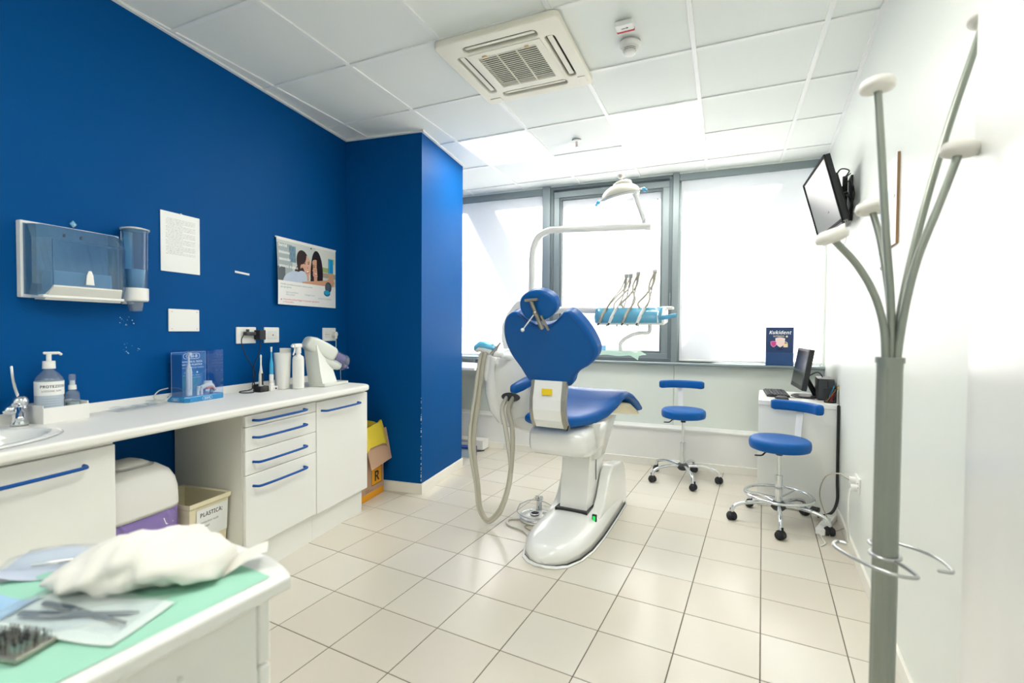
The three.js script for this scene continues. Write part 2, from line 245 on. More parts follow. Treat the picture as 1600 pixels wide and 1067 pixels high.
{ // smoke detector, indicator lamp, sprinkler
  const o = thing('smoke_detector', 'round white smoke detector on the ceiling', 'detector', [-0.635, CH, -2.515], CT);
  part('base', lathe([[0, 0], [0.054, 0], [0.054, -0.012], [0.048, -0.022], [0.044, -0.03], [0, -0.03]]), M.plastic, o);
  part('chamber', cyl(0.03, 0.028, 0.02, 0, -0.038, 0), M.darkGrey, o);
  for (let i = 0; i < 3; i++) part('ring', new THREE.TorusGeometry(0.037 - i * 0.003, 0.0022, 8, 28).rotateX(Math.PI / 2).translate(0, -0.034 - i * 0.006, 0), M.plastic, o);
  part('cap', lathe([[0, -0.046], [0.032, -0.046], [0.03, -0.056], [0.02, -0.06], [0, -0.061]]), M.plastic, o);
  const p = thing('indicator_lamp', 'small white rectangular indicator with red rim beside the smoke detector', 'indicator', [-0.618, CH, -2.345], CT);
  part('body', rbox(0.085, 0.024, 0.06, 0.006, 0, -0.012, 0), M.plastic, p); part('lens', span(-0.043, 0.043, -0.026, -0.006, -0.036, -0.022, 0.004), M.red, p);
  part('marking', [span(-0.016, 0.004, -0.0252, -0.024, -0.004, -0.001), span(0.006, 0.016, -0.0252, -0.024, -0.004, 0.002)], M.darkGrey, p);
  const s = thing('sprinkler', 'small chrome ceiling sprinkler head with white rose', 'sprinkler', [-1.317, CH, -3.601], CT);
  part('rose', lathe([[0, 0], [0.036, 0], [0.03, -0.008], [0.012, -0.012], [0, -0.012]]), M.plastic, s);
  part('body', [cyl(0.009, 0.009, 0.018, 0, -0.02, 0), cyl(0.006, 0.013, 0.012, 0, -0.052, 0), rod([-0.007, -0.026, 0], [-0.007, -0.048, 0], 0.002), rod([0.007, -0.026, 0], [0.007, -0.048, 0], 0.002)], M.steel, s); part('bulb', rod([0, -0.028, 0], [0, -0.047, 0], 0.003), M.red, s);
}
// ---------------------------------------------------------------- blue wall: cabinets and worktop
const CY = 0.884, FX = 0.471;
function barHandle(p, x, y, z0, z1) { return part('handle', [tube([[x, y, z0], [x + 0.03, y, z0 + 0.008], [x + 0.036, y, z0 + 0.03], [x + 0.036, y, z1 - 0.03], [x + 0.03, y, z1 - 0.008], [x, y, z1]], 0.0065, 40, 10)], M.blueHandle, p); }
{
  const a = onLeft('base_cabinet', 'white base cabinet with one tall door next to the yellow-lined cardboard box', 'cabinet', 0, 0, 0.665);
  part('body', span(0.015, 0.452, 0.155, 0.842, -0.26, 0.2575), M.carcass, a); part('plinth', span(0.05, 0.441, 0, 0.155, -0.235, 0.262), M.lacquer, a);
  const d = part('door', span(0.453, FX, 0.158, 0.826, -0.258, 0.256, 0.003), M.lacquer, a); barHandle(d, FX, 0.77, -0.145, 0.215);
  const b = onLeft('drawer_cabinet', 'white base cabinet with four drawers and blue bar handles', 'cabinet', 0, 0, 1.18);
  part('body', span(0.015, 0.452, 0.155, 0.842, -0.2565, 0.258), M.carcass, b); part('plinth', span(0.05, 0.441, 0, 0.155, -0.252, 0.258), M.lacquer, b);
  for (const [y0, y1, hy] of [[0.774, 0.83, 0.803], [0.655, 0.771, 0.718], [0.535, 0.652, 0.595], [0.165, 0.532, 0.474]]) { const w = part('drawer', span(0.453, FX, y0, y1, -0.252, 0.254, 0.003), M.lacquer, b); barHandle(w, FX, hy, -0.15, 0.208); }
  const c = onLeft('sink_cabinet', 'white cabinet with a wide door under the wash basin', 'cabinet', 0, 0, 2.5);
  part('body', span(0.015, 0.452, 0.155, 0.815, -0.478, 0.7), M.carcass, c); part('plinth', span(0.05, 0.441, 0, 0.155, -0.47, 0.7), M.lacquer, c); part('apron', span(0.43, 0.462, 0.828, 0.845, -0.475, 0.7), M.lacquer, c);
  const e = part('door', span(0.453, FX, 0.158, 0.826, -0.478, 0.45, 0.003), M.lacquer, c); barHandle(e, FX, 0.773, -0.375, 0.25);
  // worktop with rounded end and basin cut-out
  const o = onLeft('countertop', 'long white worktop with upstand along the blue wall', 'worktop', 0, 0, 0);
  const s = new THREE.Shape(); s.moveTo(0.004, 0.4); s.lineTo(0.3, 0.385); s.quadraticCurveTo(0.535, 0.385, 0.535, 0.52); s.lineTo(0.53, 1.5); s.lineTo(0.53, 3.25); s.lineTo(0.004, 3.25); s.lineTo(0.004, 0.4);
  const h = new THREE.Path(); h.absellipse(0.29, 2.47, 0.185, 0.335, 0, Math.PI * 2); s.holes.push(h);
  part('top', new THREE.ExtrudeGeometry(s, { depth: 0.012, bevelEnabled: true, bevelSize: 0.014, bevelOffset: -0.014, bevelThickness: 0.013, bevelSegments: 5, curveSegments: 32 }).rotateX(Math.PI / 2).scale(1, 1, 1).translate(0, CY - 0.013, 0), M.counter, o);
  part('upstand', span(0.001, 0.018, CY - 0.01, 0.926, 0.42, 3.25, 0.004), M.counter, o);
  const k = onLeft('wash_basin', 'oval white ceramic wash basin set in the worktop', 'basin', 0.29, CY, 2.47);
  part('bowl', lathe([[0, -0.15], [0.5, -0.145], [0.8, -0.09], [0.93, -0.02], [0.97, 0.004], [1.03, 0.011], [1.09, 0.008], [1.12, 0.001], [1.0, -0.004], [0.97, -0.03], [0.84, -0.1], [0.52, -0.155], [0, -0.16]], 48).scale(0.183, 1, 0.335), M.ceramic, k);
  part('drain', cyl(0.02, 0.02, 0.006, 0, -0.146, 0), M.chrome, k);
  const t = onLeft('tap', 'chrome mixer tap with lever behind the basin', 'tap', 0.078, CY, 2.098);
  part('body', lathe([[0, 0], [0.026, 0], [0.026, 0.01], [0.02, 0.02], [0.019, 0.06], [0.024, 0.068], [0.024, 0.075], [0, 0.078]]), M.chrome, t);
  part('ball', sph(0.027, 0, 0.09, 0), M.chrome, t); part('lever', tube([[0, 0.1, 0], [-0.002, 0.15, 0.012], [0.0, 0.2, 0.02], [-0.004, 0.225, 0.02]], 0.0055, 24, 10), M.chrome, t);
  part('spout', tube([[0.01, 0.055, 0], [0.06, 0.07, 0.03], [0.1, 0.06, 0.05], [0.115, 0.045, 0.058]], 0.012, 24, 12), M.chrome, t); part('aerator', sph(0.018, 0.05, 0.07, 0.055), M.chrome, t);
}
// ---------------------------------------------------------------- things on the worktop
{
  const o = onLeft('organiser_tray', 'white plastic tray holding the soap bottles beside the tap', 'tray', 0.085, CY, 1.975);
  part('shell', [span(-0.054, -0.05, 0, 0.075, -0.075, 0.082), span(0.05, 0.054, 0, 0.062, -0.075, 0.082, 0.0015), span(-0.05, 0.05, 0, 0.004, -0.075, 0.082), span(-0.05, 0.05, 0.004, 0.072, -0.075, -0.071, 0.0015), span(-0.05, 0.05, 0.004, 0.072, 0.078, 0.082, 0.0015)], M.plastic, o);
  const clearB = phy(0xdfe9ef, 0.06, { transmission: 0.85, thickness: 0 });
  const b = onLeft('soap_bottle', 'large clear pump bottle with white pump and printed label in the tray', 'bottle', 0.082, CY + 0.004, 2.005);
  part('bottle', lathe([[0, 0], [0.04, 0], [0.044, 0.006], [0.044, 0.155], [0.04, 0.172], [0.018, 0.2], [0.014, 0.204], [0.014, 0.212]]), clearB, b);
  const lab = tex(1024, 512, (g, w, h) => { g.fillStyle = '#b9c6d4'; g.fillRect(0, 0, w, h); g.fillStyle = '#f4f5f3'; g.fillRect(0, 0, w, h * 0.4); g.fillStyle = '#2b302a'; g.fillRect(w * 0.5, h * 0.4, w * 0.18, h * 0.6); g.fillRect(w * 0.0, h * 0.4, w * 0.06, h * 0.6);
    g.fillStyle = '#14a06a'; g.beginPath(); g.moveTo(w * 0.53, h); g.lineTo(w * 0.6, h * 0.66); g.lineTo(w * 0.67, h); g.fill();
    g.fillStyle = '#333'; g.font = 'bold 54px sans-serif'; g.fillText('PROTEZIONE', w * 0.2, h * 0.18); g.font = '36px sans-serif'; g.fillText('LOZIONE IGPC', w * 0.22, h * 0.3); g.font = 'bold 52px sans-serif'; g.fillText('merid', w * 0.53, h * 0.18);
    g.fillStyle = '#fff'; g.font = 'bold 48px sans-serif'; g.fillText('PROTE', w * 0.51, h * 0.56); g.font = '34px sans-serif'; g.fillText('ACTI', w * 0.54, h * 0.65);
    g.strokeStyle = '#7f93a8'; g.lineWidth = 4; for (let i = 0; i < 6; i++) { g.beginPath(); g.moveTo(w * 0.22, h * (0.5 + i * 0.07)); g.lineTo(w * 0.42, h * (0.5 + i * 0.07)); g.stroke(); } });
  part('label', new THREE.CylinderGeometry(0.0444, 0.0444, 0.135, 48, 1, true, 0.9), std(0xffffff, 0.5, { map: lab }), b, [0, 0.09, 0]).rotation.y = -1.75;
  part('pump', [cyl(0.019, 0.02, 0.03, 0, 0.222, 0), cyl(0.008, 0.008, 0.03, 0, 0.25, 0), rbox(0.05, 0.011, 0.016, 0.005, 0.008, 0.268, -0.008), rod([0.03, 0.268, -0.018], [0.038, 0.26, -0.022], 0.005)], M.plastic, b, [0, 0, 0], [0, 1.1, 0]);
  const c = onLeft('sanitiser_bottle', 'small clear spray bottle with capped nozzle in the tray', 'bottle', 0.088, CY + 0.004, 1.93);
  part('bottle', lathe([[0, 0], [0.022, 0], [0.0235, 0.004], [0.0235, 0.095], [0.02, 0.105], [0.012, 0.112], [0.012, 0.118]]), clearB, c);
  part('liquid', cyl(0.021, 0.021, 0.06, 0, 0.034, 0), std(0xdfe3da, 0.3), c);
  part('nozzle', [cyl(0.0125, 0.0135, 0.018, 0, 0.125, 0), cyl(0.008, 0.009, 0.02, 0, 0.142, 0)], M.plastic, c); part('cap', lathe([[0.0115, 0.134], [0.0115, 0.176], [0.009, 0.179], [0, 0.179]]), M.clearPlastic, c);
  const p = onLeft('instrument_pouch', 'clear sterile pouch with steel instruments lying on the worktop', 'pouch', 0.055, CY, 1.665);
  const sheet = (w, d, sx, sz, amp, m, name, par, dy = 0) => { const g = new THREE.PlaneGeometry(w, d, sx, sz).rotateX(-Math.PI / 2), q = g.attributes.position; for (let i = 0; i < q.count; i++) q.setY(i, dy + amp * (0.5 + 0.5 * Math.sin(q.getX(i) * 70 + q.getZ(i) * 31) * Math.cos(q.getZ(i) * 53))); g.computeVertexNormals(); return part(name, g, m, par); };
  sheet(0.09, 0.21, 8, 20, 0.002, M.pouchPaper, 'paper_back', p, 0.001); sheet(0.088, 0.205, 10, 24, 0.008, M.pouch, 'film', p, 0.008);
  for (let i = 0; i < 3; i++) part('instrument', rod([-0.02 + i * 0.016, 0.0065, -0.08 + i * 0.01], [-0.01 + i * 0.01, 0.0065, 0.075], 0.0025, 0.0018), M.steel, p);
  part('folded_end', rbox(0.07, 0.003, 0.045, 0.001, 0, 0.022, -0.1), M.pouch, p, [0, 0, 0], [0, 0, 0]);
}
{ // electric toothbrush display
  const o = onLeft('toothbrush_display', 'clear acrylic counter display with blue base and electric toothbrush inside', 'display', 0.083, CY, 1.365);
  const base = new THREE.Shape(); base.setFromPoints([[-0.065, -0.11], [0.05, -0.11], [0.066, -0.095], [0.066, 0.095], [0.05, 0.11], [-0.065, 0.11]].map(p => new THREE.Vector2(...p)));
  part('base', new THREE.ExtrudeGeometry(base, { depth: 0.02, bevelEnabled: true, bevelSize: 0.004, bevelOffset: -0.002, bevelThickness: 0.004, bevelSegments: 2 }).rotateX(Math.PI / 2).translate(0, 0.024, 0), M.teal, o);
  const logo = tex(512, 160, (g, w, h) => { g.fillStyle = '#1088c8'; g.fillRect(0, 0, w, h); g.strokeStyle = '#eef6fb'; g.lineWidth = 10; g.beginPath(); g.roundRect(20, 18, w - 40, h - 36, 60); g.stroke(); g.fillStyle = '#f4f9fc'; g.font = 'bold 92px sans-serif'; g.textAlign = 'center'; g.fillText('Oral-B', w / 2, 112); });
  const lm = std(0xffffff, 0.4, { map: logo });
  part('logo', new THREE.PlaneGeometry(0.06, 0.018), lm, o, [0.0687, 0.014, 0.0], [0, Math.PI / 2, 0]); part('logo', new THREE.PlaneGeometry(0.05, 0.018), lm, o, [-0.01, 0.014, 0.1127]);
  const card = tex(512, 640, (g, w, h) => {
    g.fillStyle = '#2d78b4'; g.fillRect(0, 0, w, h); for (let i = 0; i < 60; i++) { g.fillStyle = `rgba(${70 + i},${150 + i},${210},0.06)`; g.beginPath(); g.arc(w * 0.45, h * 0.75, 260 - i * 4, 0, 7); g.fill(); }
    g.strokeStyle = '#fff'; g.lineWidth = 7; g.beginPath(); g.roundRect(170, 24, 250, 78, 36); g.stroke(); g.fillStyle = '#fff'; g.textAlign = 'center'; g.font = 'bold 60px sans-serif'; g.fillText('Oral-B', 295, 84);
    g.font = 'bold 36px sans-serif'; g.fillText('PROVE PER IL TESTA', 290, 160); g.fillText('UNICO IN PLASTICA', 290, 205); g.font = '30px sans-serif'; g.fillText('PER RISULTATI FIN DA SUBITO', 280, 248);
    for (let i = 0; i < 3; i++) { g.beginPath(); g.arc(200 + i * 90, 310, 14, 0, 7); g.fill(); g.globalAlpha = 0.7; g.fillRect(165 + i * 90, 350, 70, 7); g.globalAlpha = 1; } g.globalAlpha = 0.6; g.fillRect(270, 385, 160, 6); g.globalAlpha = 1; });
  part('backing_card', span(-0.056, -0.053, 0.024, 0.25, -0.095, 0.098), std(0xffffff, 0.5), o); part('card_print', new THREE.PlaneGeometry(0.19, 0.224), std(0xffffff, 0.45, { map: card }), o, [-0.0524, 0.137, 0.0015], [0, Math.PI / 2, 0]);
  part('side_card', span(-0.05, 0.02, 0.024, 0.24, 0.0985, 0.1), std(0x2a6ea8, 0.5), o);
  part('acrylic_case', [span(0.0585, 0.0605, 0.024, 0.262, -0.104, 0.104), span(-0.062, 0.0605, 0.024, 0.262, 0.102, 0.104), span(-0.062, 0.0605, 0.024, 0.262, -0.104, -0.102), span(-0.062, 0.0605, 0.26, 0.262, -0.104, 0.104)], M.acrylic, o);
  const br = part('toothbrush', [lathe([[0, 0.024], [0.014, 0.024], [0.0145, 0.05], [0.0145, 0.15], [0.012, 0.175], [0.006, 0.182], [0.005, 0.188], [0.0042, 0.24], [0, 0.242]])], M.plastic, o, [0.01, 0, 0.055]); part('brush_head', cyl(0.008, 0.008, 0.014).rotateZ(Math.PI / 2).translate(0.008, 0.242, 0), M.plastic, br); part('grip', span(0.009, 0.0155, 0.06, 0.17, -0.005, 0.005, 0.003), M.plasticSoft, br);
  for (const z of [0.02, 0.0]) part('brush_refill', [cyl(0.0055, 0.0065, 0.04, 0.03, 0.044, z), cyl(0.007, 0.007, 0.012, 0.033, 0.068, z)], M.plastic, o);
  const j = part('jaw_model', [tube([[0.0, 0.03, -0.085], [0.02, 0.055, -0.075], [0.03, 0.075, -0.05], [0.03, 0.07, -0.015], [0.02, 0.058, 0.005]], 0.012, 24, 10), cyl(0.018, 0.02, 0.014, 0.015, 0.088, -0.05)], M.plastic, o); part('gum', tube([[0.033, 0.045, -0.075], [0.042, 0.062, -0.05], [0.042, 0.06, -0.02]], 0.006, 16, 8), std(0xd98f86, 0.5), j);
  part('power_cord', tube([[-0.04, 0.03, 0.115], [-0.03, 0.012, 0.155], [-0.05, 0.03, 0.19], [-0.062, 0.06, 0.16], [-0.063, 0.07, 0.11]], 0.003, 40, 8), M.cable, o);
}
{ // charging toothbrushes, bin, spray bottle, mixer
  const a = onLeft('charging_toothbrush', 'white and black toothbrush standing in a black charger block', 'toothbrush', 0.14, CY, 1.0);
  part('charger', [span(-0.025, 0.03, 0, 0.034, -0.03, 0.034, 0.003), span(-0.025, -0.008, 0.03, 0.046, -0.03, 0.034, 0.002)], M.black, a); part('handle', lathe([[0, 0.034], [0.013, 0.034], [0.012, 0.1], [0.0075, 0.13], [0.0055, 0.15], [0.0042, 0.16], [0.0045, 0.2], [0.0055, 0.215], [0, 0.222]]), M.plasticSoft, a); part('grip_strip', span(0.008, 0.0135, 0.04, 0.11, -0.006, 0.006, 0.003), M.black, a);
  const b = onLeft('charging_toothbrush', 'white and light blue toothbrush on a white charger', 'toothbrush', 0.155, CY, 0.935);
  part('charger', [span(-0.022, 0.024, 0, 0.028, -0.028, 0.03, 0.004), cyl(0.014, 0.018, 0.02, 0, 0.036, 0)], M.plastic, b); part('plug_mark', span(0.0242, 0.0248, 0.008, 0.018, -0.018, -0.004), M.black, b);
  part('handle', lathe([[0, 0.046], [0.012, 0.046], [0.0125, 0.09], [0.011, 0.1], [0, 0.1]]), M.plastic, b); part('body', lathe([[0, 0.1], [0.0115, 0.1], [0.011, 0.16], [0.008, 0.18], [0.005, 0.2], [0.0045, 0.235], [0, 0.237]]), M.cyan, b); part('brush_head', [cyl(0.0055, 0.0045, 0.03, 0, 0.25, 0)], M.plastic, b);
  const c = onLeft('waste_cup', 'tall white plastic bin beside the spray bottle on the worktop', 'bin', 0.155, CY, 0.845);
  part('shell', [...[0].map(() => lathe([[0, 0], [0.038, 0], [0.041, 0.006], [0.05, 0.225], [0.047, 0.225], [0.038, 0.01], [0, 0.008]])), new THREE.CylinderGeometry(0.0503, 0.05, 0.03, 24, 1, true, 2.2, 2.0).translate(0, 0.238, 0), new THREE.CylinderGeometry(0.0475, 0.047, 0.03, 24, 1, true, 2.2, 2.0).translate(0, 0.238, 0)], std(0xf1f1ed, 0.4, { side: THREE.DoubleSide }), c);
  const d = onLeft('spray_bottle', 'white trigger spray bottle in front of the tall plastic bin', 'bottle', 0.235, CY, 0.8);
  part('bottle', lathe([[0, 0], [0.031, 0], [0.034, 0.006], [0.034, 0.18], [0.031, 0.2], [0.016, 0.212], [0.014, 0.216], [0.014, 0.23]]), M.plastic, d);
  const h = part('trigger_head', [cyl(0.017, 0.018, 0.035, 0, 0.24, 0), rbox(0.03, 0.026, 0.075, 0.008, 0, 0.27, 0.012), rbox(0.014, 0.014, 0.02, 0.003, 0, 0.268, 0.055)], M.plastic, d, [0, 0, 0], [0, 0.1, 0]); part('trigger', tube([[0, 0.258, 0.034], [0, 0.24, 0.036], [0, 0.215, 0.048]], 0.005, 16, 8), M.plastic, h);
  // alginate mixer
  const e = onLeft('alginate_mixer', 'grey-white tilted mixing machine with clear drum near the worktop end', 'mixer', 0.285, CY, 0.595);
  const grey = phy(0xdfe3db, 0.35, { clearcoat: 0.3 });
  part('base', rbox(0.13, 0.022, 0.2, 0.006, -0.0, 0.0115, 0.0), grey, e);
  const col = part('column', loft([[0.02, -0.065, 0.045, 0.095, -0.05], [0.1, -0.075, 0.03, 0.1, -0.03], [0.2, -0.085, 0.02, 0.105, -0.02], [0.27, -0.09, 0.01, 0.11, 0.0]].map(([y, x0, x1, z0, z1]) => [[x0, y, z0], [x1, y, z0], [x1, y, z1], [x0, y, z1]])).toNonIndexed(), grey, e); col.geometry.computeVertexNormals();
  const hd = new THREE.Group(); hd.name = 'head'; hd.position.set(-0.05, 0.275, 0.085); const ax = V(-0.11, 0.15, 0.27).normalize(), sx = V(0, 1, 0).cross(ax).normalize(); hd.quaternion.setFromRotationMatrix(new THREE.Matrix4().makeBasis(sx, ax.clone().cross(sx), ax)); e.add(hd);
  part('head_shell', loft([[0.045, 0.035, 0.028], [0.035, 0.05, 0.04], [0, 0.06, 0.05], [-0.09, 0.064, 0.052], [-0.15, 0.062, 0.048], [-0.165, 0.055, 0.04]].map(([z, a, b]) => ringXY(0, 0, z, a, b, 4, 32).reverse())), grey, hd);
  const cl = part('drum_cover', lathe([[0.05, 0], [0.056, 0.004], [0.056, 0.1], [0.05, 0.115], [0, 0.12]], 36).rotateX(-Math.PI / 2).translate(0, -0.012, -0.165), M.clearPlastic, hd);
  part('drum', lathe([[0, 0], [0.034, 0], [0.034, 0.08], [0, 0.084]], 24).rotateX(-Math.PI / 2).translate(0.008, 0, -0.165), M.purple, cl); part('nozzle', lathe([[0, 0], [0.012, 0], [0.01, 0.02], [0.005, 0.04], [0, 0.04]], 16).rotateX(-Math.PI / 2).translate(0.01, -0.03, -0.27), std(0x9a86b8, 0.4), cl);
  part('stripe', rbox(0.006, 0.004, 0.12, 0.001, 0.0, 0.0515, -0.06), M.purple, hd); part('chin', loft([[-0.03, 0.045, 0.025, -0.05], [-0.12, 0.05, 0.03, -0.06], [-0.2, 0.05, 0.034, -0.055], [-0.24, 0.04, 0.026, -0.05]].map(([z, a, b, y]) => ringXY(0, y, z, a, b, 2.4, 24).reverse())), grey, hd);
  part('drip_plate', rbox(0.085, 0.02, 0.06, 0.005, 0.02, 0.011, -0.12), grey, e); part('drip_wire', rod([0.03, 0.02, -0.11], [0.03, 0.1, -0.105], 0.002), M.steel, e);
}
// ---------------------------------------------------------------- things on the blue wall
{
  const t = onLeft('paper_towel_dispenser', 'translucent blue and white paper towel dispenser on the blue wall', 'dispenser', 0, 1.376, 1.88);
  part('back_frame', [span(0, 0.028, 0, 0.3, -0.178, 0.18, 0.004), span(0.02, 0.1, 0.0, 0.012, -0.15, 0.15, 0.004)], M.plastic, t);
  const pr = [[0.028, 0.006], [0.08, 0.004], [0.118, 0.05], [0.118, 0.236], [0.07, 0.29], [0.028, 0.296]];
  const ring = (z, k) => pr.map(([x, y]) => [0.028 + (x - 0.028) * k, 0.15 + (y - 0.15) * (0.9 + 0.1 * k), z]);
  part('cover', loft([ring(0.172, 0.55), ring(0.13, 1), ring(-0.13, 1), ring(-0.17, 0.55)], true).toNonIndexed(), M.smoke, t).geometry.computeVertexNormals();
  part('towel_stack', span(0.034, 0.098, 0.02, 0.11, -0.1, 0.12, 0.006), std(0xdfe6ea, 0.9), t);
  part('lower_lip', loft([[0.03, 0.02], [0.108, 0.02], [0.112, 0.048], [0.1, 0.05]].map(() => 0) && [0.14, -0.14].map((z, i) => [[0.032, -0.006, z], [0.088, -0.008, z], [0.1205, 0.044, z * 0.9], [0.1195, 0.05, z * 0.9], [0.032, 0.01, z]])).toNonIndexed(), M.plasticSoft, t).geometry.computeVertexNormals();
  part('badge', loft([[0.1185, 1], [0.122, 0.85]].map(([x, k]) => [[x, 0.06, 0.016 * k], [x, 0.06, -0.018 * k], [x, 0.1, -0.014 * k], [x, 0.118, -0.006 * k], [x, 0.118, 0.004 * k], [x, 0.1, 0.012 * k]])), M.plastic, t);
  part('seam', [span(0.1175, 0.1195, 0.228, 0.231, -0.128, 0.128), span(0.1175, 0.1195, 0.05, 0.228, 0.125, 0.128)], std(0x3d6b90, 0.4), t); for (const z of [0.08, 0.02]) part('catch', rbox(0.004, 0.014, 0.007, 0.001, 0.104, 0.252, z), M.darkGrey, t);
  const g = onLeft('cup_dispenser', 'tall smoky blue cup dispenser tube beside the paper towel box', 'dispenser', 0.06, 1.34, 1.655);
  part('tube', lathe([[0.046, 0.1], [0.049, 0.36], [0.051, 0.372]], 40), M.smoke, g); part('lid', lathe([[0, 0.384], [0.03, 0.384], [0.056, 0.377], [0.056, 0.371], [0, 0.372]], 40), M.plastic, g);
  part('cup_stack', lathe([[0, 0.1], [0.03, 0.1], [0.037, 0.19], [0, 0.19]], 28), std(0xdfe8ec, 0.5), g); part('collar', lathe([[0.03, 0.04], [0.047, 0.042], [0.05, 0.05], [0.05, 0.102], [0.044, 0.104]], 40), M.plastic, g);
  part('cup', lathe([[0, -0.002], [0.025, -0.002], [0.033, 0.046], [0.035, 0.05], [0.032, 0.046], [0.024, 0.001], [0, 0.001]], 28), M.clearPlastic, g, [0, 0, 0], [0.12, 0, -0.1]); part('bracket', span(-0.06, -0.045, 0.03, 0.37, -0.025, 0.025, 0.004), M.plastic, g);
  const n = onLeft('wall_notice', 'white typed notice sheet pinned to the blue wall', 'notice', 0, 1.548, 1.385);
  const nt = tex(420, 594, (g2, w, h) => { g2.fillStyle = '#f1f3f1'; g2.fillRect(0, 0, w, h); g2.fillStyle = '#8d9290'; for (let i = 0; i < 27; i++) { const y = 62 + i * 13.5; let x = 52 + (i % 5 === 0 ? 18 : 0); const e = i % 5 === 4 ? 230 : 370; while (x < e) { const l = 8 + rnd() * 30; g2.globalAlpha = 0.45 + rnd() * 0.3; g2.fillRect(x, y, Math.min(l, e - x), 4); x += l + 6; } } g2.globalAlpha = 1; });
  part('sheet', span(0.001, 0.004, 0, 0.304, -0.107, 0.107), std(0xf1f3f1, 0.35), n); part('print', new THREE.PlaneGeometry(0.214, 0.304), std(0xffffff, 0.35, { map: nt }), n, [0.0045, 0.152, 0], [0, Math.PI / 2, 0]); part('pin', sph(0.004, 0.006, 0.304, 0, 8), M.plastic, n);
  const bp = onLeft('blank_cover_plate', 'blank white rectangular cover plate screwed to the blue wall', 'plate', 0, 1.241, 1.371);
  part('plate', rbox(0.008, 0.117, 0.172, 0.004, 0.004, 0.0585, 0), M.plastic, bp); for (const y of [0.014, 0.103]) for (const z of [-0.07, 0.07]) part('screw', cyl(0.0025, 0.0025, 0.002, 0, 0, 0, 10).rotateZ(Math.PI / 2).translate(0.0085, y, z), M.steel, bp);
  const mk = onLeft('wall_hook', 'small light blue adhesive hook above the paper towel box', 'hook', 0, 1.678, 1.868); part('pad', loft([[0.001, 1], [0.006, 0.7]].map(([x, k]) => [[x, 0.018 * k, 0], [x, 0, -0.016 * k], [x, -0.018 * k, 0], [x, 0, 0.016 * k]])).translate(0, 0.02, 0), std(0x6fb2d8, 0.5), mk); part('hook', tube([[0.004, 0.02, 0], [0.012, 0.012, 0], [0.012, 0.02, 0]], 0.002, 10, 6), M.plastic, mk);
  const sl = onLeft('paper_strip', 'thin white paper strip stuck on the wall left of the poster', 'paper', 0, 1.585, 1.0); part('strip', span(0.001, 0.003, 0, 0.012, -0.055, 0.05, 0.001), M.plastic, sl, [0, 0, 0], [-0.06, 0, 0]);
}
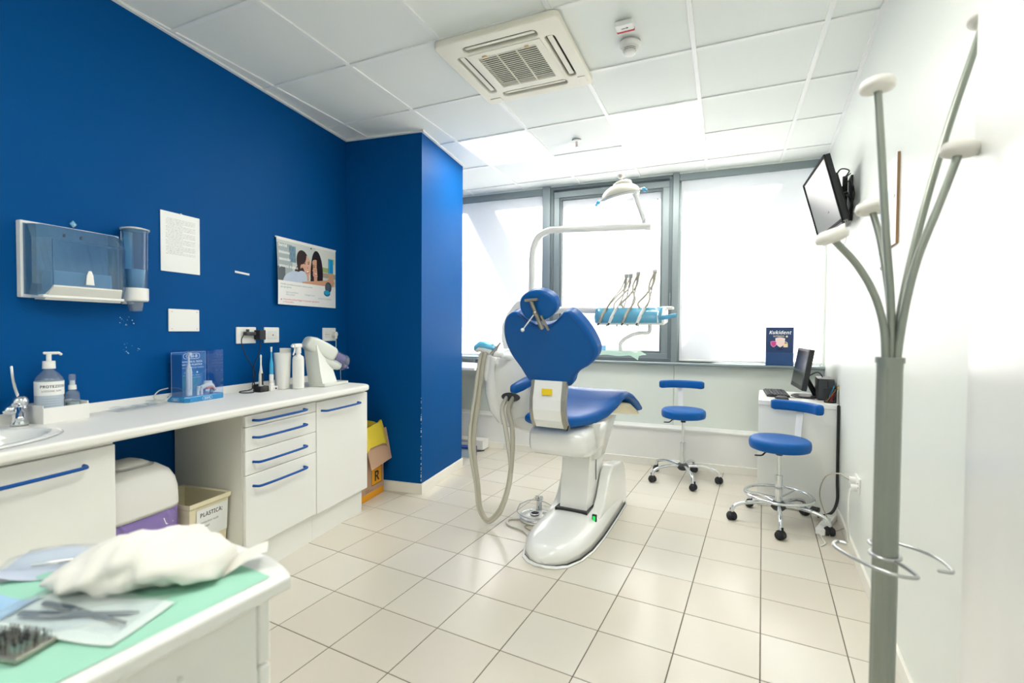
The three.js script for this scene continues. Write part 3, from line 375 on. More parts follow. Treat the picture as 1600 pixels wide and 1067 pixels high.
{ // poster
  const o = onLeft('wall_poster', 'advertising poster of two smiling dark-haired women on the blue wall', 'poster', 0, 1.418, 0.435);
  const pt = tex(1024, 760, (g, w, h) => {
    const P = (x, y) => [x * w / 1000, y * h / 760], el = (x, y, a, b, r, c) => { g.fillStyle = c; g.beginPath(); g.ellipse(x, y, a, b, r, 0, 7); g.fill(); };
    g.fillStyle = '#f3f2ef'; g.fillRect(0, 0, w, h); g.save(); g.beginPath(); g.rect(0, 26, w, 460); g.clip();
    g.fillStyle = '#cfd6d0'; g.fillRect(0, 0, w, 500); g.fillStyle = '#e4e6de'; g.fillRect(640, 30, 400, 280); g.fillStyle = '#a9b4b4'; g.fillRect(0, 60, 240, 420); g.fillStyle = '#7d97a4'; g.fillRect(190, 70, 110, 190); g.fillStyle = '#3d86b4'; for (let i = 0; i < 6; i++) g.fillRect(200 + i * 16, 90 + (i % 3) * 60, 10, 40); g.fillStyle = '#a8b978'; g.fillRect(700, 250, 200, 60); g.fillStyle = '#c9d08a'; g.fillRect(880, 120, 120, 70); g.fillStyle = '#5f686a'; g.fillRect(0, 330, 120, 160); g.fillStyle = '#b2a48f'; g.fillRect(640, 320, 384, 60);
    el(668, 330, 108, 270, -0.04, '#2b2120'); el(610, 430, 60, 130, 0.15, '#2b2120'); el(425, 250, 112, 160, -0.25, '#3c2d27'); el(345, 370, 70, 90, 0.3, '#3c2d27');
    el(640, 290, 66, 112, 0.02, '#d8a688'); el(640, 215, 58, 42, 0, '#d8a688'); el(700, 290, 34, 190, -0.08, '#2b2120'); g.fillStyle = '#cf9a7c'; g.fillRect(610, 380, 60, 80);
    el(478, 268, 82, 126, -0.12, '#e3b496'); el(572, 340, 22, 120, 0.05, '#2b2120'); el(412, 182, 60, 88, 0.5, '#3c2d27'); el(398, 300, 26, 40, 0.1, '#dca88a'); g.fillStyle = '#dcaa8c'; g.fillRect(430, 360, 90, 90); el(395, 380, 44, 80, 0.2, '#3c2d27');
    el(270, 480, 190, 120, -0.2, '#c3d0e0'); el(400, 430, 90, 90, 0.5, '#c7d4e4'); g.fillStyle = '#d6a07e'; g.beginPath(); g.moveTo(400, 470); g.lineTo(860, 410); g.lineTo(930, 360); g.lineTo(1010, 430); g.lineTo(960, 500); g.lineTo(420, 520); g.fill();
    for (const [x, y, s, r] of [[496, 335, 1, -0.2], [642, 345, 0.9, 0.05]]) { g.fillStyle = '#b9525c'; g.beginPath(); g.ellipse(x, y, 34 * s, 22 * s, r, 0, Math.PI); g.fill(); g.fillStyle = '#fbf8f4'; g.beginPath(); g.ellipse(x, y, 28 * s, 12 * s, r, 0, Math.PI); g.fill(); }
    for (const [x, y, r] of [[450, 248, -0.1], [515, 240, -0.1], [612, 266, 0.05], [668, 268, 0.05]]) { el(x, y, 14, 6, r, '#3a2a26'); el(x, y - 20, 20, 3.5, r, '#5b4334'); } el(496, 292, 12, 9, -0.2, '#cd9578'); el(636, 308, 11, 8, 0, '#c48c70'); el(440, 302, 22, 16, 0, '#e5a898'); el(598, 312, 16, 12, 0, '#d99c86');
    g.fillStyle = '#189fd6'; g.fillRect(880, 130, 95, 220); g.fillStyle = '#38b4e2'; g.fillRect(890, 140, 20, 190); for (let i = 0; i < 4; i++) el(930, 330 + i * 34, 60, 20, -0.1, '#d9a584');
    g.fillStyle = 'rgba(255,255,255,.92)'; g.font = 'bold 46px sans-serif'; ['Sorrid', 'insieme', 'secondo', 'protesi nuova'].forEach((s, i) => g.fillText(s, 24, 100 + i * 78)); g.restore();
    el(880, 500, 62, 70, 0.1, '#3b4650'); el(872, 498, 44, 54, 0.1, '#55626e'); el(855, 575, 62, 40, 0.05, '#0f6f98'); el(852, 566, 52, 28, 0.05, '#2aa6d2');
    g.font = '26px sans-serif'; g.fillStyle = '#8aa3a6'; g.fillText('Prenditi cura della tua protesi e del tuo sorriso', 40, 534); g.fillText('per ogni giorno', 40, 566); g.fillStyle = '#a9bcbe'; g.fillText('Igiene quotidiana', 130, 622); g.fillText('della protesi', 130, 650); g.fillText('Fissaggio sicuro', 450, 632); g.fillText('Chiedi al tuo dentista', 690, 660);
    g.fillStyle = '#dd5a66'; g.beginPath(); g.arc(52, 702, 9, 0, 7); g.fill(); g.fillText('Una protesi pulita protegge le tue gengive ogni giorno', 82, 706); g.fillText('e ti fa sorridere', 82, 736);
  });
  const W = 0.61, H = 0.44, f = new THREE.PlaneGeometry(W, H, 24, 18), q = f.attributes.position; for (let i = 0; i < q.count; i++) { const u = q.getX(i) / W + 0.5, v = q.getY(i) / H + 0.5; q.setZ(i, 0.004 + 0.022 * Math.pow(1 - u, 3) * (1 - v * 0.6) + 0.006 * Math.sin(v * 3) * (1 - u)); } f.computeVertexNormals();
  const b = f.clone(); b.index.array.forEach(() => 0); for (let i = 0; i < b.index.count; i += 3) { const a = b.index.getX(i); b.index.setX(i, b.index.getX(i + 1)); b.index.setX(i + 1, a); } b.translate(0, 0, -0.0012); b.computeVertexNormals();
  part('printed_face', f, std(0xffffff, 0.32, { map: pt }), o, [0, 0.222, 0], [0, Math.PI / 2, 0]); part('paper_back', b, std(0xf0f0ee, 0.6), o, [0, 0.222, 0], [0, Math.PI / 2, 0]); part('top_strip', span(0.002, 0.008, 0.437, 0.447, -0.307, 0.307, 0.002), M.plastic, o); part('hanging_pin', sph(0.005, 0.007, 0.415, -0.03, 8), M.darkGrey, o);
}
{ // sockets
  const plate = (label, z, w) => { const o = onLeft('wall_socket', label, 'socket', 0, 1.168, z); part('plate', rbox(0.01, 0.1, w, 0.006, 0.005, 0.05, 0), M.plastic, o); part('insert', rbox(0.004, 0.05, w * 0.62, 0.002, 0.0105, 0.05, 0), M.plasticSoft, o); return o; };
  const a = plate('white wall socket with black plugs in it above the charging toothbrushes', 0.975, 0.145);
  const pg = onLeft('power_adapter', 'black square power adapter plugged into the wall socket', 'plug', 0.012, 1.2, 0.9); part('body', rbox(0.045, 0.06, 0.05, 0.005, 0.024, 0.02, 0), M.black, pg); part('pins', [rod([0, 0.03, 0.005], [-0.002, 0.03, 0.005], 0.003), rod([0, 0.03, -0.005], [-0.002, 0.03, -0.005], 0.003)], M.steel, pg); part('cord', tube([[0.03, -0.01, 0], [0.04, -0.08, 0.02], [0.03, -0.16, 0.05], [0.06, -0.24, 0.09], [0.09, -0.295, 0.1], [0.11, -0.305, 0.115]], 0.0028, 48, 8), M.rubber, pg);
  const p2 = onLeft('power_plug', 'long black plug pushed in beside the power adapter', 'plug', 0.012, 1.218, 0.985); part('body', [rbox(0.03, 0.022, 0.075, 0.007, 0.016, 0.01, -0.015), cyl(0.009, 0.009, 0.016, 0.016, 0.028, 0)], M.darkGrey, p2);
  part('cord', tube([[0.016, 0.01, 0.025], [0.02, -0.03, 0.05], [0.02, -0.12, 0.02], [0.03, -0.23, -0.04], [0.05, -0.29, 0.0], [0.09, -0.318, 0.05], [0.06, -0.326, 0.1], [0.1, -0.328, 0.13], [0.13, -0.33, 0.07], [0.08, -0.3, 0.03], [0.11, -0.328, 0.01], [0.14, -0.325, 0.03]], 0.0028, 90, 8), M.rubber, p2);
  const b = plate('white wall socket without plugs between the two others', 0.775, 0.125); part('key_hole', cyl(0.0045, 0.0045, 0.002, 0, 0, 0, 12).rotateZ(Math.PI / 2).translate(0.0128, 0.05, -0.005), M.darkGrey, b);
  const c = plate('white wall socket with a white plug near the blue corner', 0.208, 0.15); part('mark', [0.02, 0, -0.02].map(z => cyl(0.0025, 0.0025, 0.002, 0, 0, 0, 8).rotateZ(Math.PI / 2).translate(0.0128, 0.05, z + 0.03)), M.darkGrey, c);
  const d = onLeft('power_plug', 'white round plug with hanging cord in the socket near the corner', 'plug', 0.012, 1.2, 0.172); part('body', [cyl(0.019, 0.019, 0.03).rotateZ(Math.PI / 2).translate(0.016, 0.02, 0), rbox(0.02, 0.03, 0.014, 0.005, 0.026, 0, 0)], M.plasticSoft, d); part('cord', tube([[0.026, -0.01, 0], [0.026, -0.08, 0.0], [0.02, -0.18, 0.03], [0.04, -0.28, 0.1], [0.06, -0.309, 0.2], [0.08, -0.312, 0.3]], 0.003, 40, 8), M.cable, d);
}
// ---------------------------------------------------------------- under the worktop and in the corner
{
  const o = onLeft('swing_bin', 'white bin with domed lid and purple liner under the worktop', 'bin', 0.24, 0, 1.838);
  const rg = (y, a, b) => ringXZ(0, y, 0, a, b, 4.5, 36);
  part('body', loft([rg(0, 0.105, 0.13), rg(0.02, 0.11, 0.135), rg(0.44, 0.13, 0.16)]), M.plastic, o);
  const wr = []; for (const [y, k] of [[0.35, 1.03], [0.37, 1.05], [0.41, 1.035], [0.44, 1.06], [0.465, 1.05], [0.48, 1.02]]) wr.push(ringXZ(0, y, 0, 0.128 * k, 0.158 * k, 4.2, 72).map((p, i) => { const f = 1 + 0.03 * Math.sin(i * 1.7 + y * 90) + 0.022 * Math.sin(i * 0.7 - y * 150); return [p[0] * f, p[1] + 0.008 * Math.sin(i * 0.9), p[2] * f]; }));
  part('bin_liner', loft(wr, false), phy(0x8d78bd, 0.28, { clearcoat: 0.5, side: THREE.DoubleSide }), o);
  part('lid', loft([rg(0.475, 0.138, 0.168), rg(0.49, 0.14, 0.17), rg(0.56, 0.138, 0.168), rg(0.6, 0.132, 0.16), rg(0.64, 0.118, 0.138), rg(0.67, 0.09, 0.1), rg(0.685, 0.05, 0.055)]), M.plastic, o); part('swing_flap', loft([rg(0.672, 0.085, 0.09), rg(0.694, 0.05, 0.055)]), M.plastic, o);
  const c = onLeft('plastic_recycling_bin', 'cream open bin with a printed paper label under the worktop', 'bin', 0.24, 0, 1.557);
  const r4 = (y, a, b) => [[a, y, b], [a, y, -b], [-a, y, -b], [-a, y, b]];
  part('shell', loft([r4(0.46, 0.155, 0.11), r4(0.44, 0.153, 0.108), r4(0.43, 0.143, 0.102), r4(0, 0.12, 0.09), r4(0.008, 0.114, 0.085), r4(0.455, 0.137, 0.1), r4(0.46, 0.155, 0.11)], false).toNonIndexed(), std(0xece4c4, 0.5, { side: THREE.DoubleSide }), c).geometry.computeVertexNormals(); part('floor', span(-0.115, 0.115, 0.002, 0.01, -0.085, 0.085), M.cream, c);
  const pt = tex(512, 400, (g, w, h) => { g.fillStyle = '#eef0ee'; g.fillRect(0, 0, w, h); g.fillStyle = '#3a3c3e'; g.font = 'bold 78px sans-serif'; g.fillText('PLASTICA:', 50, 110); g.font = '40px sans-serif'; g.fillText('contenitori vuoti', 60, 200); g.fillText('bicchieri', 60, 260); });
  part('label_sheet', new THREE.PlaneGeometry(0.165, 0.14), std(0xffffff, 0.6, { map: pt }), c, [0.1425, 0.35, -0.015], [0, Math.PI / 2, 0]).rotation.set(0, Math.PI / 2, 0);
  c.children[c.children.length - 1].rotation.order = 'YXZ'; c.children[c.children.length - 1].rotation.x = 0.05;
}
{ // medical waste box
  const o = onLeft('waste_box', 'open cardboard waste box with yellow bag in the blue corner', 'box', 0.21, 0, 0.185);
  part('carton', [span(-0.155, 0.158, 0, 0.008, -0.15, 0.15), span(0.154, 0.158, 0.008, 0.375, -0.15, 0.15), span(0.154, 0.158, 0.43, 0.5, -0.15, 0.15), span(0.154, 0.158, 0.375, 0.43, -0.15, -0.07), span(0.154, 0.158, 0.375, 0.43, 0.02, 0.15), span(-0.155, -0.151, 0.008, 0.5, -0.15, 0.15), span(-0.151, 0.154, 0.008, 0.5, 0.146, 0.15), span(-0.151, 0.154, 0.008, 0.5, -0.15, -0.146)], M.card, o);
  part('orange_band', span(0.1582, 0.159, 0.002, 0.05, -0.15, 0.15), M.orange, o);
  const rt = tex(256, 256, (g, w, h) => { g.fillStyle = '#f0a51c'; g.fillRect(0, 0, w, h); g.strokeStyle = '#2e2a22'; g.lineWidth = 8; g.strokeRect(6, 6, w - 12, h - 12); g.fillStyle = '#2e2a22'; g.font = 'bold 210px sans-serif'; g.textAlign = 'center'; g.fillText('R', w / 2, 204); });
  part('hazard_mark', new THREE.PlaneGeometry(0.14, 0.13), std(0xffffff, 0.8, { map: rt }), o, [0.1588, 0.155, -0.055], [0, Math.PI / 2, 0]);
  const xt = tex(256, 128, (g, w, h) => { g.fillStyle = '#c7a285'; g.fillRect(0, 0, w, h); g.fillStyle = '#3a3128'; g.font = 'bold 90px sans-serif'; g.fillText('x', 30, 84); });
  part('print', new THREE.PlaneGeometry(0.1, 0.06), std(0xffffff, 0.85, { map: xt }), o, [0.1588, 0.13, 0.085], [0, Math.PI / 2, 0]);
  const st = tex(512, 64, (g, w, h) => { g.fillStyle = '#c7a285'; g.fillRect(0, 0, w, h); g.fillStyle = '#4a3f34'; g.font = '24px sans-serif'; g.fillText('PER RIFIUTI', 20, 26); g.fillText('SANITARI PERICOLOSI', 20, 54); });
  part('small_print', new THREE.PlaneGeometry(0.2, 0.028), std(0xffffff, 0.85, { map: st }), o, [0.1588, 0.068, 0.0], [0, Math.PI / 2, 0]);
  const fl = new THREE.Shape(); fl.setFromPoints([[-0.15, 0], [0.15, 0], [0.13, -0.24], [-0.15, -0.25]].map(p => new THREE.Vector2(...p))); const hh = new THREE.Path(); hh.setFromPoints([[-0.04, -0.07], [0.02, -0.07], [0.02, -0.1], [-0.04, -0.1]].map(p => new THREE.Vector2(...p))); fl.holes.push(hh);
  const flp = part('flap', extrude(fl, 0.005), M.card, o, [0.16, 0.49, -0.03], [0, Math.PI / 2, 0]); flp.rotation.order = 'YXZ'; flp.rotation.x = -0.22; flp.rotation.z = 0.06;
  const bag = []; for (const [y, kx, kz] of [[0.37, 1.3, 1.07], [0.42, 1.26, 1.09], [0.5, 1.12, 1.06], [0.545, 1.04, 1.02], [0.55, 0.98, 0.96], [0.5, 0.93, 0.92], [0.3, 0.9, 0.9]]) bag.push(ringXZ(0, y, 0, 0.157 * kx, 0.152 * kz, 7, 80).map((p, i) => { const f = 1 + 0.014 * Math.sin(i * 1.3 + y * 60) + 0.01 * Math.sin(i * 0.55 - y * 90), e = y > 0.53 ? 0.02 * Math.sin(i * 0.31) : y < 0.42 ? 0.03 * Math.sin(i * 0.23 + 1.8) : 0; return [p[0] * f, p[1] + e, p[2] * f]; }));
  part('bag', loft(bag, false), phy(0xe8cf3a, 0.3, { clearcoat: 0.4, side: THREE.DoubleSide }), o);
}
// ---------------------------------------------------------------- dental chair
const DX = -1.05, DZ = -2.9, D = (x, y, z) => [x - DX, y, z - DZ];
{
  const o = thing('dental_chair', 'blue and white dental treatment chair seen from behind', 'dental chair', [DX, 0, DZ]);
  // foot: low nose towards the viewer, two cheeks behind
  const foot = [[-2.325, 0.02, 0.03], [-2.345, 0.075, 0.06], [-2.39, 0.125, 0.082], [-2.48, 0.165, 0.098], [-2.62, 0.188, 0.11], [-2.8, 0.192, 0.125], [-2.95, 0.188, 0.14], [-3.2, 0.178, 0.15], [-3.44, 0.165, 0.15], [-3.5, 0.15, 0.13]];
  const halfRing = (z, w, h, y0, cx) => { const r = []; for (let i = 0; i <= 20; i++) { const t = i / 20 * Math.PI; r.push([cx + w * sgp(Math.cos(t), 0.62), y0 + h * sgp(Math.sin(t), 0.62), z]); } return r.map(p => D(...p)); };
  const cxAt = z => -1.03 + (z + 2.325) * 0.0;
  const ft = part('foot_cover', loft(foot.map(([z, w, h]) => halfRing(z, w, h, 0.016, cxAt(z)))), M.chairWhite, o);
  part('foot_seal', loft(foot.map(([z, w]) => halfRing(z - 0.004, w + 0.004, 0.012, 0.008, cxAt(z)))), M.darkGrey, o);
  part('foot_rim', loft(foot.map(([z, w]) => halfRing(z + (z > -2.4 ? 0.012 : 0), w + 0.012, 0.012, 0, cxAt(z)))), M.chairWhite, o);
  const ck = new THREE.Shape(); ck.moveTo(2.8, 0.02); ck.lineTo(2.83, 0.12); ck.bezierCurveTo(2.98, 0.15, 3.0, 0.26, 3.06, 0.33); ck.quadraticCurveTo(3.1, 0.37, 3.16, 0.366); ck.lineTo(3.3, 0.352); ck.quadraticCurveTo(3.44, 0.33, 3.46, 0.22); ck.lineTo(3.49, 0.02); ck.closePath();
  for (const [x0, w] of [[-0.935, 0.072], [-1.2, 0.07]]) part('side_cheek', extrude(ck, w, 0.014, 4).rotateY(Math.PI / 2).translate(x0 - DX, 0, -DZ), M.chairWhite, o);
  part('slot_floor', span(-1.14, -0.93, 0.1, 0.152, -3.3, -2.79).translate(-DX, 0, -DZ), M.black, o);
  const arm = part('lift_arm', loft([[0.135, -2.815, -3.1, 0.088], [0.3, -2.835, -3.12, 0.088], [0.5, -2.86, -3.15, 0.09], [0.62, -2.87, -3.18, 0.1]].map(([y, z0, z1, w]) => [[-1.03 - w, y, z0], [-1.03 + w, y, z0], [-1.03 + w, y, z1], [-1.03 - w, y, z1]].map(p => D(...p)))).toNonIndexed(), M.chairWhite, o); arm.geometry.computeVertexNormals();
  part('arm_seam', span(-0.9395, -0.937, 0.3, 0.46, -2.99, -2.984).translate(-DX, 0, -DZ), M.darkGrey, arm, [0, 0, 0]);
  const sw = part('power_switch', span(-0.915, -0.887, 0.075, 0.118, -2.79, -2.775, 0.003).translate(-DX, 0, -DZ), M.black, o, [0.02, 0.035, 0.0]); part('rocker', span(-0.909, -0.893, 0.083, 0.11, -2.777, -2.771, 0.002).translate(-DX, 0, -DZ), M.green, sw);
  // rounded drive cover under the seat
  const cv = []; for (const [x, k] of [[-1.285, 0.55], [-1.27, 0.85], [-1.24, 1], [-1.0, 1], [-0.93, 0.96], [-0.9, 0.8]]) { const r = []; for (let i = 0; i < 28; i++) { const t = i / 28 * Math.PI * 2; r.push([x, 0.585 + 0.098 * k * sgp(Math.sin(t), 0.6) - (x > -1.1 ? 0.0 : 0), -2.885 + 0.24 * k * sgp(Math.cos(t), 0.6)]); } cv.push(r.map(p => D(...p)).reverse()); }
  part('drive_cover', loft(cv), M.chairWhite, o);
  part('seat_bracket', loft([[0.45, 0.07, -3.1, -2.92], [0.6, 0.1, -3.15, -2.84], [0.7, 0.13, -3.15, -2.8]].map(([y, w, z0, z1]) => [[-0.985 - w, y, z1], [-0.985 + w, y, z1], [-0.985 + w, y, z0], [-0.985 - w, y, z0]].map(p => D(...p)))), M.chairWhite, o);
  // seat and leg rest in one pad
  const st = [[-2.612, -1.132, 0.725, 0.08, 0.02, 0], [-2.63, -1.128, 0.725, 0.15, 0.036, 0], [-2.7, -1.115, 0.722, 0.185, 0.044, 0.008], [-2.82, -1.09, 0.727, 0.212, 0.05, 0.02], [-2.93, -1.07, 0.75, 0.232, 0.052, 0.03], [-3.02, -1.05, 0.793, 0.244, 0.05, 0.03], [-3.1, -1.035, 0.832, 0.244, 0.046, 0.024], [-3.18, -1.02, 0.84, 0.237, 0.04, 0.016], [-3.28, -1.0, 0.815, 0.226, 0.034, 0.012], [-3.4, -0.975, 0.757, 0.212, 0.03, 0.01], [-3.5, -0.957, 0.704, 0.196, 0.026, 0.006], [-3.54, -0.95, 0.686, 0.15, 0.014, 0]];
  part('seat', loft(st.map(([z, cx, y, w, h, s]) => ringXY(cx - DX, y, z - DZ, w, h, 3, 40, (u, v) => v > 0 ? -s * (1 - u * u) * v : 0).reverse())), M.vinyl, o);
  part('leg_rest_base', loft([[-3.15, 0.775, 0.2], [-3.3, 0.752, 0.2], [-3.5, 0.668, 0.17]].map(([z, y, w]) => ringXY(-1.035 - (z + 3.1) * 0.2 - DX, y, z - DZ, w, 0.016, 4, 20).reverse())), M.cream, o);
  // backrest: shaped pad, leaning towards the viewer
  const n = V(-0.092, -0.3881, 0.917), up = V(-0.0429, 0.9216, 0.3858), rg = V(0.9948, 0.0038, 0.1014), mb = new THREE.Matrix4().makeBasis(rg, up, n);
  const pad = (name, pts, th, bev, p, m, mat0 = M.vinyl) => { const g = extrude(outline(pts), th, bev, 6).translate(0, 0, -th); g.applyMatrix4(m); g.translate(...D(...p)); return part(name, g, mat0, o); };
  const back = [[-0.033, -0.242], [-0.142, -0.237], [-0.174, -0.2], [-0.207, -0.128], [-0.251, -0.044], [-0.271, 0.04], [-0.264, 0.123], [-0.232, 0.192], [-0.188, 0.223], [-0.148, 0.227], [-0.107, 0.198], [-0.068, 0.163], [0, 0.147], [0.071, 0.158], [0.118, 0.192], [0.155, 0.221], [0.194, 0.224], [0.23, 0.194], [0.271, 0.135], [0.301, 0.069], [0.316, 0.005], [0.301, -0.045], [0.251, -0.093], [0.187, -0.132], [0.142, -0.18], [0.112, -0.231]];
  const bk = pad('backrest', back, 0.085, 0.02, [-1.1, 1.15, -2.53], mb);
  const loop = k => { const c = new THREE.CatmullRomCurve3(back.map(p => V(p[0] * k + 0.001, p[1] * k, 0)), true, 'centripetal'); return new THREE.TubeGeometry(c, 160, 0.0022, 6, true); };
  { const g = loop(0.93).translate(0, 0, -0.0006); g.applyMatrix4(mb); g.translate(...D(-1.1, 1.15, -2.53)); part('seam', g, M.vinylSeam, bk); }
  const hdp = [[0.027, 0.08], [-0.041, 0.068], [-0.091, 0.033], [-0.106, -0.027], [-0.084, -0.078], [-0.034, -0.101], [0.037, -0.094], [0.095, -0.065], [0.127, -0.022], [0.124, 0.022], [0.089, 0.059]];
  const hp = [-1.11, 1.40, -2.40]; const hr = pad('headrest', hdp, 0.07, 0.018, hp, mb);
  const loc = (x, y, z) => V(x, y, z).applyMatrix4(mb).add(V(...D(...hp))).toArray();
  const br = part('headrest_bracket', [rod(loc(-0.012, 0.025, 0.012), loc(0.02, -0.14, 0.006), 0.012, 0.014, 4), rod(loc(-0.05, 0.03, 0.01), loc(0.03, 0.034, 0.01), 0.009, 0.009, 6), rod(loc(0.028, -0.06, 0.008), loc(0.055, -0.15, 0.004), 0.008, 0.008, 4), sph(0.014, ...loc(0.004, -0.04, 0.022), 14)], M.satin, o);
  part('headrest_lever', [rod(loc(0.004, -0.04, 0.026), loc(-0.075, -0.125, 0.06), 0.0035), sph(0.011, ...loc(-0.075, -0.125, 0.06), 14)], M.plastic, o);
  // white link between back and seat with steel edge bands and a yellow tag
  const prof = [[0.965, -2.595], [0.92, -2.575], [0.86, -2.55], [0.8, -2.54], [0.74, -2.55], [0.695, -2.575]];
  const strip = (x0, x1, dz, t) => loft(prof.map(([y, z], i) => { const sk = (i / 5) * 0.02; return [[x0 + sk, y, z + dz], [x1 + sk, y, z + dz], [x1 + sk, y, z + dz - t], [x0 + sk, y, z + dz - t]].map(p => D(...p)); })).toNonIndexed();
  for (const [nm, a, b, m, dz] of [['back_link', -1.2, -1.018, M.chairWhite, 0], ['steel_band', -1.216, -1.196, M.satin, 0.004], ['steel_band', -1.02, -0.993, M.satin, 0.004]]) { const q = part(nm, strip(a, b, dz, 0.03), m, o); q.geometry.computeVertexNormals(); if (nm === 'back_link') part('rating_tag', span(-1.132, -1.067, 0.885, 0.923, -2.5585, -2.5575).translate(-DX, 0, -DZ), M.yellow, q, [0, 0, 0.008]).rotation.x = 0; }
  part('link_lever', rod(D(-0.978, 0.69, -2.56), D(-0.965, 0.72, -2.555), 0.004), M.black, o);
  part('armrest', loft([[-1.425, 0.872, -2.74, 0.012], [-1.418, 0.88, -2.762, 0.03], [-1.402, 0.895, -2.81, 0.034], [-1.38, 0.918, -2.88, 0.034], [-1.365, 0.935, -2.95, 0.03], [-1.36, 0.94, -2.98, 0.012]].map(([x, y, z, r]) => ringXY(x - DX, y, z - DZ, r * 1.1, r, 2.6, 20).reverse())), M.vinyl, o); part('armrest_post', tube([D(-1.375, 0.9, -2.9), D(-1.34, 0.79, -2.92), D(-1.24, 0.7, -2.9)], 0.016, 20, 10), M.chairWhite, o);
}
